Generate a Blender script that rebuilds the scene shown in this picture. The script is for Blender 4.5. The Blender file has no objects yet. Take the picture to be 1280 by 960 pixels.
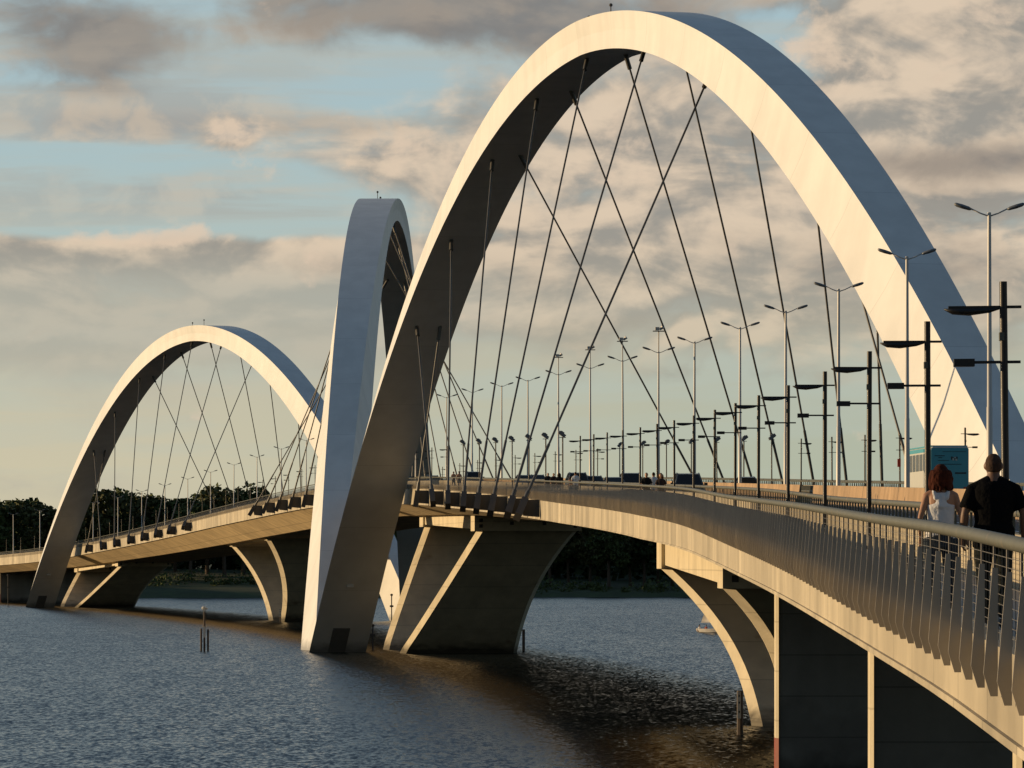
import bpy, bmesh, math, random
import numpy as np
from mathutils import Vector, Matrix
rnd = random.Random(7)
S = bpy.context.scene
COL = S.collection
PI = math.pi
F = 5321.87            # focal length in pixels of a 1280 wide frame
HC = 10.646            # eye height above the lake
HZ = 699.84            # image row of the horizon (960 high frame)

# ------------------------------------------------------------------ helpers
class MB:
    def __init__(s): s.v = []; s.f = []; s.uv = []
    def add(s, vs, fs, uvs=None):
        b = len(s.v); s.v += [tuple(map(float, p)) for p in vs]
        for k, q in enumerate(fs):
            s.f.append(tuple(i + b for i in q))
            s.uv.append(None if uvs is None else uvs[k])
        return s
    def box(s, c, d, rz=0.0, M=None):
        x, y, z = d[0]/2, d[1]/2, d[2]/2
        cr, sr = math.cos(rz), math.sin(rz)
        vs = []
        for dx, dy, dz in ((-x,-y,-z),(x,-y,-z),(x,y,-z),(-x,y,-z),(-x,-y,z),(x,-y,z),(x,y,z),(-x,y,z)):
            p = Vector((c[0]+dx*cr-dy*sr, c[1]+dx*sr+dy*cr, c[2]+dz))
            vs.append(M @ p if M else p)
        return s.add(vs, [(0,3,2,1),(4,5,6,7),(0,1,5,4),(1,2,6,5),(2,3,7,6),(3,0,4,7)])
    def hexa(s, vs):       # 8 corners, bottom ring then top ring
        return s.add(vs, [(0,3,2,1),(4,5,6,7),(0,1,5,4),(1,2,6,5),(2,3,7,6),(3,0,4,7)])
    def tube(s, pts, r, n=8, cap=True):
        pts = [Vector(p) for p in pts]
        rs = r if isinstance(r, (list, tuple)) else [r]*len(pts)
        rings = []; prev = None
        for i, p in enumerate(pts):
            d = (pts[min(i+1, len(pts)-1)] - pts[max(i-1, 0)])
            d = d.normalized() if d.length > 1e-9 else Vector((0,0,1))
            if prev is None:
                a = Vector((0,0,1)) if abs(d.z) < .9 else Vector((1,0,0))
                u = d.cross(a).normalized()
            else:
                u = (prev - d*prev.dot(d)).normalized()
            prev = u; w = d.cross(u)
            rings.append([p + (u*math.cos(2*PI*k/n) + w*math.sin(2*PI*k/n))*rs[i] for k in range(n)])
        return s.loft(rings, cap)
    def loft(s, rings, cap=True, closed=True, uvf=None):
        n = len(rings[0]); vs = [p for r in rings for p in r]; fs = []
        m = n if closed else n-1
        for i in range(len(rings)-1):
            for k in range(m):
                fs.append((i*n+k, i*n+(k+1) % n, (i+1)*n+(k+1) % n, (i+1)*n+k))
        if cap and closed:
            fs.append(tuple(range(n-1, -1, -1))); b = (len(rings)-1)*n
            fs.append(tuple(range(b, b+n)))
        return s.add(vs, fs)
    def ball(s, c, r, n=10, m=7):
        rr = r if isinstance(r, (tuple, list)) else (r, r, r)
        rings = []
        for i in range(m+1):
            a = -PI/2 + PI*i/m
            a = max(-PI/2+.02, min(PI/2-.02, a))
            rings.append([(c[0]+rr[0]*math.cos(a)*math.cos(2*PI*k/n), c[1]+rr[1]*math.cos(a)*math.sin(2*PI*k/n), c[2]+rr[2]*math.sin(a)) for k in range(n)])
        return s.loft(rings)
    def build(s, name, mat, parent=None, smooth=False, off=(0,0,0), angle=None):
        me = bpy.data.meshes.new(name)
        o0 = Vector(off)
        me.from_pydata([(p[0]-o0.x, p[1]-o0.y, p[2]-o0.z) for p in s.v], [], s.f)
        if any(u is not None for u in s.uv):
            ul = me.uv_layers.new(name='UVMap'); k = 0
            for poly, u in zip(me.polygons, s.uv):
                for j, li in enumerate(poly.loop_indices):
                    if u is not None: ul.data[li].uv = u[j]
        bm = bmesh.new(); bm.from_mesh(me); bmesh.ops.recalc_face_normals(bm, faces=bm.faces); bm.to_mesh(me); bm.free()
        if smooth:
            for p in me.polygons: p.use_smooth = True
            if angle: 
                try: me.set_sharp_from_angle(angle=angle)
                except Exception: pass
        me.materials.append(mat)
        o = bpy.data.objects.new(name, me); COL.objects.link(o)
        if parent: o.parent = parent
        return o

def empty(name, loc, rz=0.0):
    o = bpy.data.objects.new(name, None); COL.objects.link(o)
    o.location = loc; o.rotation_euler = (0, 0, rz); o.empty_display_size = .5
    return o
def tag(o, label=None, cat=None, group=None, kind=None):
    if label: o['label'] = label
    if cat: o['category'] = cat
    if group: o['group'] = group
    if kind: o['kind'] = kind
    return o
def copy_tree(o, parent=None):
    c = o.copy(); COL.objects.link(c)
    if parent: c.parent = parent
    for ch in o.children: copy_tree(ch, c)
    return c
ORD = 'first second third fourth fifth sixth seventh eighth ninth tenth eleventh twelfth thirteenth fourteenth fifteenth sixteenth seventeenth eighteenth nineteenth twentieth'.split()
TENS = {2:'twenty',3:'thirty',4:'forty',5:'fifty',6:'sixty'}
TENTH = {20:'twentieth',30:'thirtieth',40:'fortieth',50:'fiftieth',60:'sixtieth'}
def ordinal(k):
    if k <= 20: return ORD[k-1]
    if k in TENTH: return TENTH[k]
    return TENS[k//10] + '-' + ORD[k % 10 - 1]

# ------------------------------------------------------------------ materials
def nodes_of(m):
    m.use_nodes = True; nt = m.node_tree; nt.nodes.clear()
    return nt
def pbr(name, col, rough=.6, metal=0.0, var=.12, vscale=1.0, bump=0.0, bscale=8.0, spec=.5, streak=0.0, sscale=(.6,.6,.06), dirt=None):
    m = bpy.data.materials.new(name); nt = nodes_of(m); N = nt.nodes; L = nt.links
    out = N.new('ShaderNodeOutputMaterial'); p = N.new('ShaderNodeBsdfPrincipled')
    L.new(p.outputs[0], out.inputs[0])
    p.inputs['Roughness'].default_value = rough; p.inputs['Metallic'].default_value = metal
    p.inputs['Specular IOR Level'].default_value = spec
    tc = N.new('ShaderNodeTexCoord')
    nz = N.new('ShaderNodeTexNoise'); nz.inputs['Scale'].default_value = vscale; nz.inputs['Detail'].default_value = 6; nz.inputs['Roughness'].default_value = .65
    L.new(tc.outputs['Object'], nz.inputs['Vector'])
    mr = N.new('ShaderNodeMapRange'); mr.inputs[1].default_value = .3; mr.inputs[2].default_value = .7
    mr.inputs[3].default_value = 1-var; mr.inputs[4].default_value = 1+var
    L.new(nz.outputs[0], mr.inputs[0])
    val = mr.outputs[0]
    if streak > 0:
        mp = N.new('ShaderNodeMapping'); mp.inputs['Scale'].default_value = sscale
        L.new(tc.outputs['Object'], mp.inputs[0])
        n2 = N.new('ShaderNodeTexNoise'); n2.inputs['Scale'].default_value = 1; n2.inputs['Detail'].default_value = 5
        L.new(mp.outputs[0], n2.inputs['Vector'])
        m2 = N.new('ShaderNodeMapRange'); m2.inputs[1].default_value = .35; m2.inputs[2].default_value = .65; m2.inputs[3].default_value = 1-streak; m2.inputs[4].default_value = 1
        L.new(n2.outputs[0], m2.inputs[0])
        mm = N.new('ShaderNodeMath'); mm.operation = 'MULTIPLY'; L.new(val, mm.inputs[0]); L.new(m2.outputs[0], mm.inputs[1]); val = mm.outputs[0]
    sc = N.new('ShaderNodeVectorMath'); sc.operation = 'SCALE'; sc.inputs[0].default_value = col[:3]
    L.new(val, sc.inputs['Scale'])
    cur = sc.outputs[0]
    if dirt:
        dc, lo, hi, dscale = dirt
        n3 = N.new('ShaderNodeTexNoise'); n3.inputs['Scale'].default_value = dscale; n3.inputs['Detail'].default_value = 7
        L.new(tc.outputs['Object'], n3.inputs['Vector'])
        m3 = N.new('ShaderNodeMapRange'); m3.inputs[1].default_value = lo; m3.inputs[2].default_value = hi; m3.clamp = True
        L.new(n3.outputs[0], m3.inputs[0])
        mx = N.new('ShaderNodeMixRGB'); L.new(m3.outputs[0], mx.inputs[0]); L.new(cur, mx.inputs[1]); mx.inputs[2].default_value = (*dc, 1); cur = mx.outputs[0]
    L.new(cur, p.inputs['Base Color'])
    if bump > 0:
        n4 = N.new('ShaderNodeTexNoise'); n4.inputs['Scale'].default_value = bscale; n4.inputs['Detail'].default_value = 4
        L.new(tc.outputs['Object'], n4.inputs['Vector'])
        b = N.new('ShaderNodeBump'); b.inputs['Strength'].default_value = bump; b.inputs['Distance'].default_value = .05
        L.new(n4.outputs[0], b.inputs['Height']); L.new(b.outputs[0], p.inputs['Normal'])
    return m
def seamed(name, col, pitch, width, dark, tint, rough=.55, vscale=.4, var=.06, streak=.1, cross=None):
    """painted / cast surface with joints every `pitch` metres along UV.x; each panel has its own slight tint"""
    m = pbr(name, col, rough, 0, var, vscale, streak=streak, sscale=(.5,.5,.05))
    nt = m.node_tree; N = nt.nodes; L = nt.links
    p = next(n for n in N if n.type == 'BSDF_PRINCIPLED')
    src = p.inputs['Base Color'].links[0].from_socket
    uv = N.new('ShaderNodeUVMap'); sx = N.new('ShaderNodeSeparateXYZ'); L.new(uv.outputs[0], sx.inputs[0])
    def M(op, a, b=None):
        n = N.new('ShaderNodeMath'); n.operation = op
        for i, q in enumerate((a, b)):
            if q is None: continue
            if isinstance(q, (int, float)): n.inputs[i].default_value = q
            else: L.new(q, n.inputs[i])
        return n.outputs[0]
    u = M('DIVIDE', sx.outputs[0], pitch)
    fr = M('FRACT', u); fl = M('FLOOR', u)
    wn = N.new('ShaderNodeTexWhiteNoise'); wn.noise_dimensions = '1D'; L.new(fl, wn.inputs['W'])
    t = M('ADD', M('MULTIPLY', wn.outputs[0], tint), 1 - tint/2)
    seam = M('LESS_THAN', fr, width/pitch)
    if cross:
        fr2 = M('FRACT', M('DIVIDE', sx.outputs[1], cross)); seam = M('MAXIMUM', seam, M('LESS_THAN', fr2, width/cross))
    k = M('SUBTRACT', 1.0, M('MULTIPLY', seam, dark))
    tt = M('MULTIPLY', t, k)
    sc = N.new('ShaderNodeVectorMath'); sc.operation = 'SCALE'; L.new(src, sc.inputs[0]); L.new(tt, sc.inputs['Scale'])
    L.new(sc.outputs[0], p.inputs['Base Color'])
    return m

M_ARCH = seamed('white_arch_paint', (.74,.73,.70), 11.0, .06, .24, .05, .5, .22, .05, .08)
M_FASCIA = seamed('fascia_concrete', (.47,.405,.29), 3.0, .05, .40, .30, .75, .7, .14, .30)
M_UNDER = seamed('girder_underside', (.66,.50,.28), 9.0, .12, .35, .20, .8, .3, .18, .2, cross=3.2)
M_PIER = pbr('pier_concrete', (.63,.55,.40), .85, 0, .10, .35, .25, 6, .3, .18, (.5,.5,.05), dirt=((.20,.11,.05), .66, .78, .22))
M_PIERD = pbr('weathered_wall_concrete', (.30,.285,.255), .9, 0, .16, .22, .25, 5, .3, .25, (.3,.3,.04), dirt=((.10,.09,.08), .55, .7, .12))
def aged(m, line=0.0, pitch=2.4, tide=.75):
    # casting joints every `pitch` metres of height, and the stained band the lake leaves at the waterline
    nt = m.node_tree; N = nt.nodes; L = nt.links
    p = next(n for n in N if n.type == 'BSDF_PRINCIPLED'); src = p.inputs['Base Color'].links[0].from_socket
    g = N.new('ShaderNodeNewGeometry'); sx = N.new('ShaderNodeSeparateXYZ'); L.new(g.outputs['Position'], sx.inputs[0])
    nz = N.new('ShaderNodeTexNoise'); nz.inputs['Scale'].default_value = .9; nz.inputs['Detail'].default_value = 5; L.new(g.outputs['Position'], nz.inputs['Vector'])
    def M(op, a, b):
        n = N.new('ShaderNodeMath'); n.operation = op
        for i, q in enumerate((a, b)):
            if isinstance(q, (int, float)): n.inputs[i].default_value = q
            else: L.new(q, n.inputs[i])
        return n.outputs[0]
    z = M('ADD', sx.outputs[2], M('MULTIPLY', M('SUBTRACT', nz.outputs[0], .5), 1.3))
    mr = N.new('ShaderNodeMapRange'); mr.inputs[1].default_value = .35; mr.inputs[2].default_value = 1.35; mr.inputs[3].default_value = 1-tide; mr.inputs[4].default_value = 1.0
    L.new(z, mr.inputs[0]); k = mr.outputs[0]
    if line > 0:
        fr = M('FRACT', M('DIVIDE', M('ADD', sx.outputs[2], 50.0), pitch), 0.0)
        k = M('MULTIPLY', k, M('SUBTRACT', 1.0, M('MULTIPLY', M('LESS_THAN', fr, .035), line)))
    sc = N.new('ShaderNodeVectorMath'); sc.operation = 'SCALE'; L.new(src, sc.inputs[0]); L.new(k, sc.inputs['Scale']); L.new(sc.outputs[0], p.inputs['Base Color'])
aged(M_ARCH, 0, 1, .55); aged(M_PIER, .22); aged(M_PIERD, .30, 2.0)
M_RED = pbr('red_band_paint', (.22,.05,.03), .7, 0, .15, 2)
M_CABLE = pbr('cable_sheath', (.10,.095,.085), .45, .2, .08, 1)
M_BRACKET = pbr('bracket_steel', (.085,.08,.075), .6, .1, .12, 1.2)
M_STEEL = pbr('galvanised_steel', (.105,.105,.08), .6, .2, .12, 3, dirt=((.22,.16,.10), .62, .75, 2.0))
M_FIN = pbr('fin_steel', (.36,.33,.285), .5, .15, .10, 1.5)
M_WIRE = pbr('mesh_wire', (.12,.11,.10), .5, .3, .05, 3)
M_ASPH = pbr('asphalt', (.05,.05,.05), .9, 0, .15, .8, .2, 30)
M_WALK = pbr('walkway_concrete', (.36,.34,.30), .9, 0, .12, .6, .2, 20)
M_PARAP = seamed('parapet_concrete', (.46,.39,.27), 2.5, .03, .4, .12, .85, 1.0, .12, .2)
M_BARR = seamed('barrier_concrete', (.40,.27,.155), 4.0, .04, .4, .12, .85, 1.0, .14, .25)
M_MARK = pbr('road_paint', (.75,.75,.72), .7, 0, .1, 3)
M_LAMP = pbr('lamp_black', (.013,.012,.012), .45, .2, .1, 4)
M_LAMPG = pbr('lamp_grey_steel', (.52,.50,.47), .5, .15, .03, .3)
M_LHEAD = pbr('lamp_head_grey', (.16,.17,.18), .5, .2, .1, 3)
M_GLASS = pbr('lamp_glass', (.55,.55,.52), .15, 0, .05, 3)
M_DARKMET = pbr('dark_metal', (.05,.045,.04), .55, .3, .1, 3)
M_DOOR = pbr('door_steel', (.16,.155,.15), .6, 0, .1, 2)
M_WOOD = pbr('wet_timber', (.075,.055,.04), .8, 0, .25, 3, .3, 10)
M_PALE = pbr('pale_paint', (.62,.58,.50), .6, 0, .1, 3)
M_TYRE = pbr('tyre_rubber', (.02,.02,.02), .8)
M_RIM = pbr('rim_alloy', (.45,.45,.45), .3, .8)
M_CGLASS = pbr('tinted_glass', (.010,.012,.014), .12, 0, .05, 1, spec=.35)
M_TRUNK = pbr('bark', (.09,.065,.045), .9, 0, .2, 2)

def foliage(name, c):
    m = pbr(name, c, .75, 0, .45, .35, spec=.2)
    return m
M_LEAF = [foliage('foliage_deep', (0.051,0.071,0.024)), foliage('foliage_mid', (0.071,0.093,0.031)), foliage('foliage_olive', (0.085,0.088,0.034))]

# ------------------------------------------------------------------ bridge line
cp = np.array([(30,3.6,5),(67,4.55,3),(118,5.65,3),(188,6.2,2),(265,4.6,2),(335,.94,2),(460,-10.2,2),(497,-14.3,1),(580,-25,1),(664,-40,1),(805,-64,1),(925,-92,1),(962,-101,1.2),(1050,-125,.3)])
CF = np.polyfit(cp[:,0]/1000, cp[:,1], 5, w=cp[:,2])
def EX(D):
    if D > 1050:
        d1 = float(np.polyval(np.polyder(CF), 1.05))/1000
        return float(np.polyval(CF, 1.05)) + d1*(D-1050)
    return float(np.polyval(CF, D/1000))
def dEX(D): return float(np.polyval(np.polyder(CF), min(D,1050)/1000))/1000
def plan(D, o):                       # outer (left) edge station D, offset o to the right
    m = dEX(D); n = math.sqrt(1+m*m)
    return EX(D)+o/n, D-o*m/n
RZ_D, RZ_Z = [], []
_D = np.linspace(15, 1250, 5000); _px = np.array([640+F*EX(d)/d for d in _D])
for x, y in [(1280,687),(1180,664),(1080,648),(1000,634),(900,620),(860,612),(800,607),(740,604),(665,600.7),(600,598),(512,596.6),(390,606),(350,615),(320,622.5),(280,632.5),(190,656),(110,674),(50,685),(0,690.5)]:
    d = float(np.interp(-x, -_px, _D)); RZ_D.append(d); RZ_Z.append(HC+(HZ-y)*d/F)
_q = np.polyfit(np.array(RZ_D)/1000, RZ_Z, 6, w=F/np.array(RZ_D))
# blend: spline through smoothed samples keeps the profile fair
_zs = list(RZ_Z)
def _pchip(xs, ys):
    xs = np.array(xs); ys = np.array(ys); h = np.diff(xs); dl = np.diff(ys)/h
    d = np.gradient(ys, xs)
    def fn(x):
        if x <= xs[0]: return ys[0]+dl[0]*(x-xs[0])
        if x >= xs[-1]: return ys[-1]+dl[-1]*(x-xs[-1])
        i = int(np.searchsorted(xs, x)-1); t = (x-xs[i])/h[i]
        return ((1+2*t)*(1-t)**2*ys[i]+t*(1-t)**2*h[i]*d[i]+t*t*(3-2*t)*ys[i+1]+t*t*(t-1)*h[i]*d[i+1])
    return fn
_zr = _pchip(RZ_D, _zs)
def zr(D): return float(_zr(D))       # top rail height
def finh(D): return float(np.interp(D, [30,70,117,198,291,387,465,600,1100], [1.15,1.16,1.23,1.41,1.50,1.38,1.32,1.40,1.40]))
def fash(D): return float(np.interp(D, [30,37,51,70,117,198,291,387,465,600,1100], [.28,.29,.35,.46,.66,1.04,1.31,1.60,1.65,1.75,1.75]))
def drop(D): return float(np.interp(D, [0,260,330,387,470,620,740,850,1000,1150], [.35,.35,.5,.8,1.1,2.3,2.5,2.2,1.6,1.4]))
W = 24.8
DS = np.arange(-30, 1251, 1.0)
_P = np.array([plan(d, W/2) for d in DS]); ARC = np.concatenate([[0], np.cumsum(np.hypot(*np.diff(_P, axis=0).T))])
def s_of(D): return float(np.interp(D, DS, ARC))
def d_of(s): return float(np.interp(s, ARC, DS))
def head(D): return math.atan(-dEX(D))      # rotation about z so that local +y runs along the deck
def pos(D, o, h=0.0):                       # h measured from top-rail level
    x, y = plan(D, o); return (x, y, zr(D)+h)
def D_for(x, o, lo=25, hi=1230):            # station where the line at offset o passes image column x (layout measured from the survey)
    ds = np.linspace(lo, hi, 1600); xs = []
    for d in ds:
        p = plan(d, o); xs.append(640+F*p[0]/p[1])
    return float(np.interp(-x, -np.array(xs), ds))

# arch feet and shape
FEET = [(38.70,264.70),(-21.83,497.33),(-15.6,739.0),(-108.6,961.78)]
TARCH = [58.78, 62.7, 57.3]
def arch_frame(i):
    A = np.array(FEET[i]); B = np.array(FEET[i+1]); c = (A+B)/2; hv = (B-A)/2; hl = float(np.hypot(*hv)); u = hv/hl
    return c, u, np.array([-u[1], u[0]]), hl
def arch_pt(i, t, inner, lat):
    c, u, nl, hl = arch_frame(i); T = TARCH[i]; at = max(abs(t), 1e-6)
    z = T*(1-at*at); dz = -T*2*at*math.copysign(1, t)/hl
    nn = math.sqrt(1+dz*dz); nq, nz = -dz/nn, 1/nn
    d = (3.031+1.777*at)*inner
    q = t*hl-nq*d; p = c+u*q+nl*lat
    return (p[0], p[1], z-nz*d)

BASE = (-2.0, 497.0, 0.0)
bridge = tag(empty('bridge', BASE), 'long curved road bridge over the lake with three leaping white arches', 'bridge')

# ---- arches
arch_objs = []
ARCH_LAB = ['large white arch nearest the camera', 'white arch seen almost edge on behind the nearest one', 'smallest white arch, farthest along the bridge']
for i in range(3):
    c, u, nl, hl = arch_frame(i)
    mb = MB(); ts = np.linspace(-1.03, 1.03, 145); rings = []; al = 0; ul = []
    prev = None
    for t in ts:
        at = abs(t); we = 5.425+(2.434-5.425)*at**1.0; wi = 4.754+(6.764-4.754)*at
        we *= 1.0 if i != 1 else 1.0+.16*(1-at)*at*4
        P4 = [arch_pt(i, t, 0, we/2), arch_pt(i, t, .5, (we+wi)/4-.10), arch_pt(i, t, 1, wi/2),
              arch_pt(i, t, 1, -wi/2), arch_pt(i, t, .5, -(we+wi)/4+.10), arch_pt(i, t, 0, -we/2)]
        if prev is not None: al += math.dist(prev, P4[0])
        prev = P4[0]; ul.append(al); rings.append(P4)
    n = 6
    for k in range(n):
        a = [r[k] for r in rings]; b = [r[(k+1) % n] for r in rings]
        vs = a+b; m = len(rings)
        mb.add(vs, [(j, j+1, m+j+1, m+j) for j in range(m-1)], [((ul[j],k),(ul[j+1],k),(ul[j+1],k+1),(ul[j],k+1)) for j in range(m-1)])
    o = mb.build('arch', M_ARCH, bridge, smooth=True, off=BASE, angle=.35)
    bm = bmesh.new(); bm.from_mesh(o.data); bmesh.ops.remove_doubles(bm, verts=bm.verts, dist=1e-4)
    bmesh.ops.recalc_face_normals(bm, faces=bm.faces); bm.to_mesh(o.data); bm.free()
    o.data.set_sharp_from_angle(angle=.12)
    o['label'] = ARCH_LAB[i]
    arch_objs.append(o)
    # door in the soffit near the left foot, small masts at the crown
    e = 1 if i != 1 else -1
    if i != 1:
        t0, t1 = e*.988, e*.945
        q = [arch_pt(i, t0, 1.006, 1.15), arch_pt(i, t0, 1.006, -.85), arch_pt(i, t1, 1.006, -.85), arch_pt(i, t1, 1.006, 1.15)]
        q2 = [arch_pt(i, t0, .97, 1.15), arch_pt(i, t0, .97, -.85), arch_pt(i, t1, .97, -.85), arch_pt(i, t1, .97, 1.15)]
        MB().hexa(q2+q).build('door', M_DOOR, o, off=BASE)
        c0 = arch_pt(i, e*.90, 1.0, .3)
        MB().box((c0[0], c0[1]-.25, c0[2]), (.75,.35,.3)).build('service_lamp', M_PALE, o, off=BASE)
    for tt, hh in ((.03,.9),(-.03,1.1)):
        c0 = arch_pt(i, tt, 0, .6)
        mm = MB(); mm.tube([(c0[0],c0[1],c0[2]-.1),(c0[0],c0[1],c0[2]+hh)], .05, 6); mm.ball((c0[0],c0[1],c0[2]+hh), .16, 8, 5)
        mm.build('aviation_light', M_DARKMET, o, off=BASE)

# ---- hangers and their brackets
TK = [.585,.585,.455,.31,.165,.016,-.14,-.30]
XL = {0:[522,540,560,580,598,617,640,655], 2:[109,126,143,161,178,195,212,231]}
girder_ref = []
brackets = []
for i in range(3):
    e = 1 if i != 1 else -1
    smid = (s_of(FEET[i][1])+s_of(FEET[i+1][1]))/2
    for side in (1, -1):                       # 1 left deck edge, -1 right deck edge
        for k in range(8):
            t = e*side*TK[k]
            lat = 1.25*side*(-1 if k == 0 else 1)
            if side == 1 and i in XL: D = D_for(XL[i][k], -1.15)
            elif side == 1: D = d_of(smid-81+18.2*k)
            else: D = d_of(smid-e*(81-18.2*k))
            o = -1.15 if side == 1 else W+1.15
            b = Vector(pos(D, o, -1.55)); a = Vector(arch_pt(i, t, 1.0, lat)); d = (a-b).normalized()
            mb = MB(); r = .086
            mb.tube([b, b+d*1.0], .19, 8); mb.tube([b+d*1.0, b+d*6.0], .115, 8); mb.tube([b+d*6.0, a-d*1.2], r, 8); mb.tube([a-d*1.4, a+d*.6], .2, 8)
            mb.build('hanger_cable', M_CABLE, arch_objs[i], smooth=True, off=BASE, angle=.9)
            brackets.append((D, side, d))

# ---- deck girder (fascia + underside)
ST = list(np.concatenate([np.arange(-30, 120, 3.0), np.arange(120, 1251, 6.0)]))
UP = .75
def sweep(prof, stations=ST, closed=True):
    """prof(D) -> list of (o, h from rail top); UV.x = metres along, UV.y = metres around"""
    mb = MB(); rings = []; us = []
    for D in stations:
        rings.append([pos(D, o, h) for o, h in prof(D)]); us.append(s_of(D))
    n = len(rings[0]); m = len(rings)
    pr = prof(stations[0]); vv = [0]
    for k in range(n): vv.append(vv[-1]+math.dist(pr[k], pr[(k+1) % n]))
    vs = [p for r in rings for p in r]; fs = []; uv = []
    for j in range(m-1):
        for k in range(n if closed else n-1):
            k2 = (k+1) % n
            fs.append((j*n+k, j*n+k2, (j+1)*n+k2, (j+1)*n+k)); uv.append(((us[j],vv[k]),(us[j],vv[k+1]),(us[j+1],vv[k+1]),(us[j+1],vv[k])))
    if closed:
        fs += [tuple(range(n-1,-1,-1)), tuple(range((m-1)*n, m*n))]; uv += [[(0,0)]*n, [(0,0)]*n]
    mb.add(vs, fs, uv); return mb
def zf(D): return -(finh(D)+fash(D))
def prof_left(D):  return [(.02,-.78),(.02,zf(D)),(.30,zf(D)-.02),(.30,-.78)]
def prof_right(D): return [(W-.02,-.78),(W-.02,zf(D)),(W-.30,zf(D)-.02),(W-.30,-.78)]
def prof_under(D): return [(.304,-1.125),(.304,zf(D)+.03),(.42,zf(D)-.06),(4.8,zf(D)-drop(D)),(W-4.8,zf(D)-drop(D)),(W-.42,zf(D)-.06),(W-.304,zf(D)+.03),(W-.304,-1.125)]
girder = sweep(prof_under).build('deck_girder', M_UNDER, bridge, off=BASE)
sweep(prof_left).build('fascia', M_FASCIA, girder, off=BASE)
sweep(prof_right).build('fascia', M_FASCIA, girder, off=BASE)
# lower lip of the near fascia
sweep(lambda D: [(-.018,zf(D)+.035),(-.018,zf(D)-.03),(.018,zf(D)-.03),(.018,zf(D)+.035)]).build('drip_edge', M_FASCIA, girder, off=BASE)
for D, side, d in brackets:
    mb = MB(); o0 = (.0 if side == 1 else W); sg = -1 if side == 1 else 1
    top, bot = -1.40, zf(D)+.25
    hd = .07
    def ring(h0, h1, dd):
        return [pos(D+dd, o0+sg*.0, h0), pos(D+dd, o0+sg*1.35, h0), pos(D+dd, o0+sg*1.35, h1), pos(D+dd, o0, h1)]
    a, b_ = [pos(D-hd, o0, top), pos(D-hd, o0+sg*1.45, top), pos(D-hd, o0+sg*1.2, bot), pos(D-hd, o0, bot-.1)], [pos(D+hd, o0, top), pos(D+hd, o0+sg*1.45, top), pos(D+hd, o0+sg*1.2, bot), pos(D+hd, o0, bot-.1)]
    mb.hexa(a+b_)
    b = Vector(pos(D, o0+sg*1.15, -1.55)); x = d.cross(Vector((0,1,0))).normalized(); y = x.cross(d).normalized()
    q = []
    for w_, dist in ((.27, 1.6), (.25, -.1)):
        q.append([b-d*dist+x*sx*w_+y*sy*.45 for sx, sy in ((-1,-1),(1,-1),(1,1),(-1,1))])
    mb.hexa(q[0]+q[1])
    mb.build('anchor_bracket', M_BRACKET, girder, off=BASE)

# ---- V piers
def vpier(i, lab):
    DF = FEET[i][1]; sg = 1 if i in (1,3) else -1   # foot on the left: walls lean from left (base) to centre (top)
    C = plan(DF, W/2)
    z_dk = zr(DF)
    root = tag(empty('pier', (C[0]-BASE[0], C[1]-BASE[1], 0)), lab); root.parent = bridge
    rl = (C[0], C[1], 0.0)
    tops = []
    for k in (-1, 1):
        Dt = DF+(24.5 if k > 0 else (-31.0 if sg == 1 else -24.5))
        cb = zr(Dt)-5.9
        rings = []
        nz = 17
        for j in range(nz):
            g = j/(nz-1); z = -1.2+(cb+1.2)*g
            gz = max(0, (z)/cb)
            Dz = DF+(7+17.5*gz**.85 if k > 0 else -((12.5+18.5*gz**.85) if sg == 1 else (7+17.5*gz**.85)))
            # base edges (toward the foot side) and top edges
            lean_str = -12.3+(6.9)*gz                 # straight edge on the foot side
            lean_cur = 1.2+(4.5)*gz**2.3              # curved edge on the other side
            if sg == 1: oL, oR = lean_str, lean_cur
            else: oL, oR = -lean_cur, -lean_str
            oc = W/2
            th = .9; ch = .56
            def q(o, dd):
                x, y = plan(Dz+dd, oc+o); return (x, y, z)
            rings.append([q(oL+ch, -.75), q(oR-ch, -.75), q(oR, .55), q(oR, .95), q(oL, .95), q(oL, .75)])
        mb = MB().loft(rings)
        mb.build('pier_wall', M_PIER, root, off=rl)
        tops.append((Dt, cb))
    # cap frame: two cross beams joined by side beams
    for (Dt, cb), k in zip(tops, (-1, 1)):
        mb = MB(); ct = zr(Dt)+zf(Dt)-drop(Dt)-.15; hh = 2.0
        top = max(cb+hh, ct-1.2)
        vs = []
        for z in (cb, cb+hh):
            for o, dd in ((-5.9,-2.0),(5.9,-2.0),(5.9,2.0),(-5.9,2.0)):
                x, y = plan(Dt+dd, W/2+o); vs.append((x, y, z))
        mb.hexa(vs)
        cap = mb.build('cap_beam', M_PIER, root, off=rl)
        # drain holes in the face
        for o in (-5.2, -.0 if False else -1.8, 1.8, 5.2):
            for dz in ((.55,1.15) if abs(o) > 3 else (.85,)):
                x, y = plan(Dt-2.0, W/2+o); MB().box((x, y, cb+dz), (.38,.06,.38), head(Dt)).build('drain_hole', M_DARKMET, root, off=rl)
        for o in (-4.6, 4.6):
            x, y = plan(Dt, W/2+o)
            if ct-(cb+hh) > .05: MB().box((x, y, (cb+hh+ct)/2), (1.5,1.6,ct-cb-hh-.01), head(Dt)).build('bearing_block', M_DARKMET, root, off=rl)
    for o in (-5.2, 5.2):
        (Da, ca), (Db, cb2) = tops
        vs = []
        for h0 in (.25, 1.85):
            for D_, c_, oo in ((Da+2.0, ca, -.45),(Da+2.0, ca, .45),(Db-2.0, cb2, .45),(Db-2.0, cb2, -.45)):
                x, y = plan(D_, W/2+o+oo); vs.append((x, y, c_+h0))
        MB().hexa(vs).build('side_beam', M_PIER, root, off=rl)
    return root
vpier(0, 'curved concrete V pier under the nearest arch\'s right foot, behind the wall piers')
vpier(1, 'curved concrete V pier in mid water beside the nearest arch\'s left foot')
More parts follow.
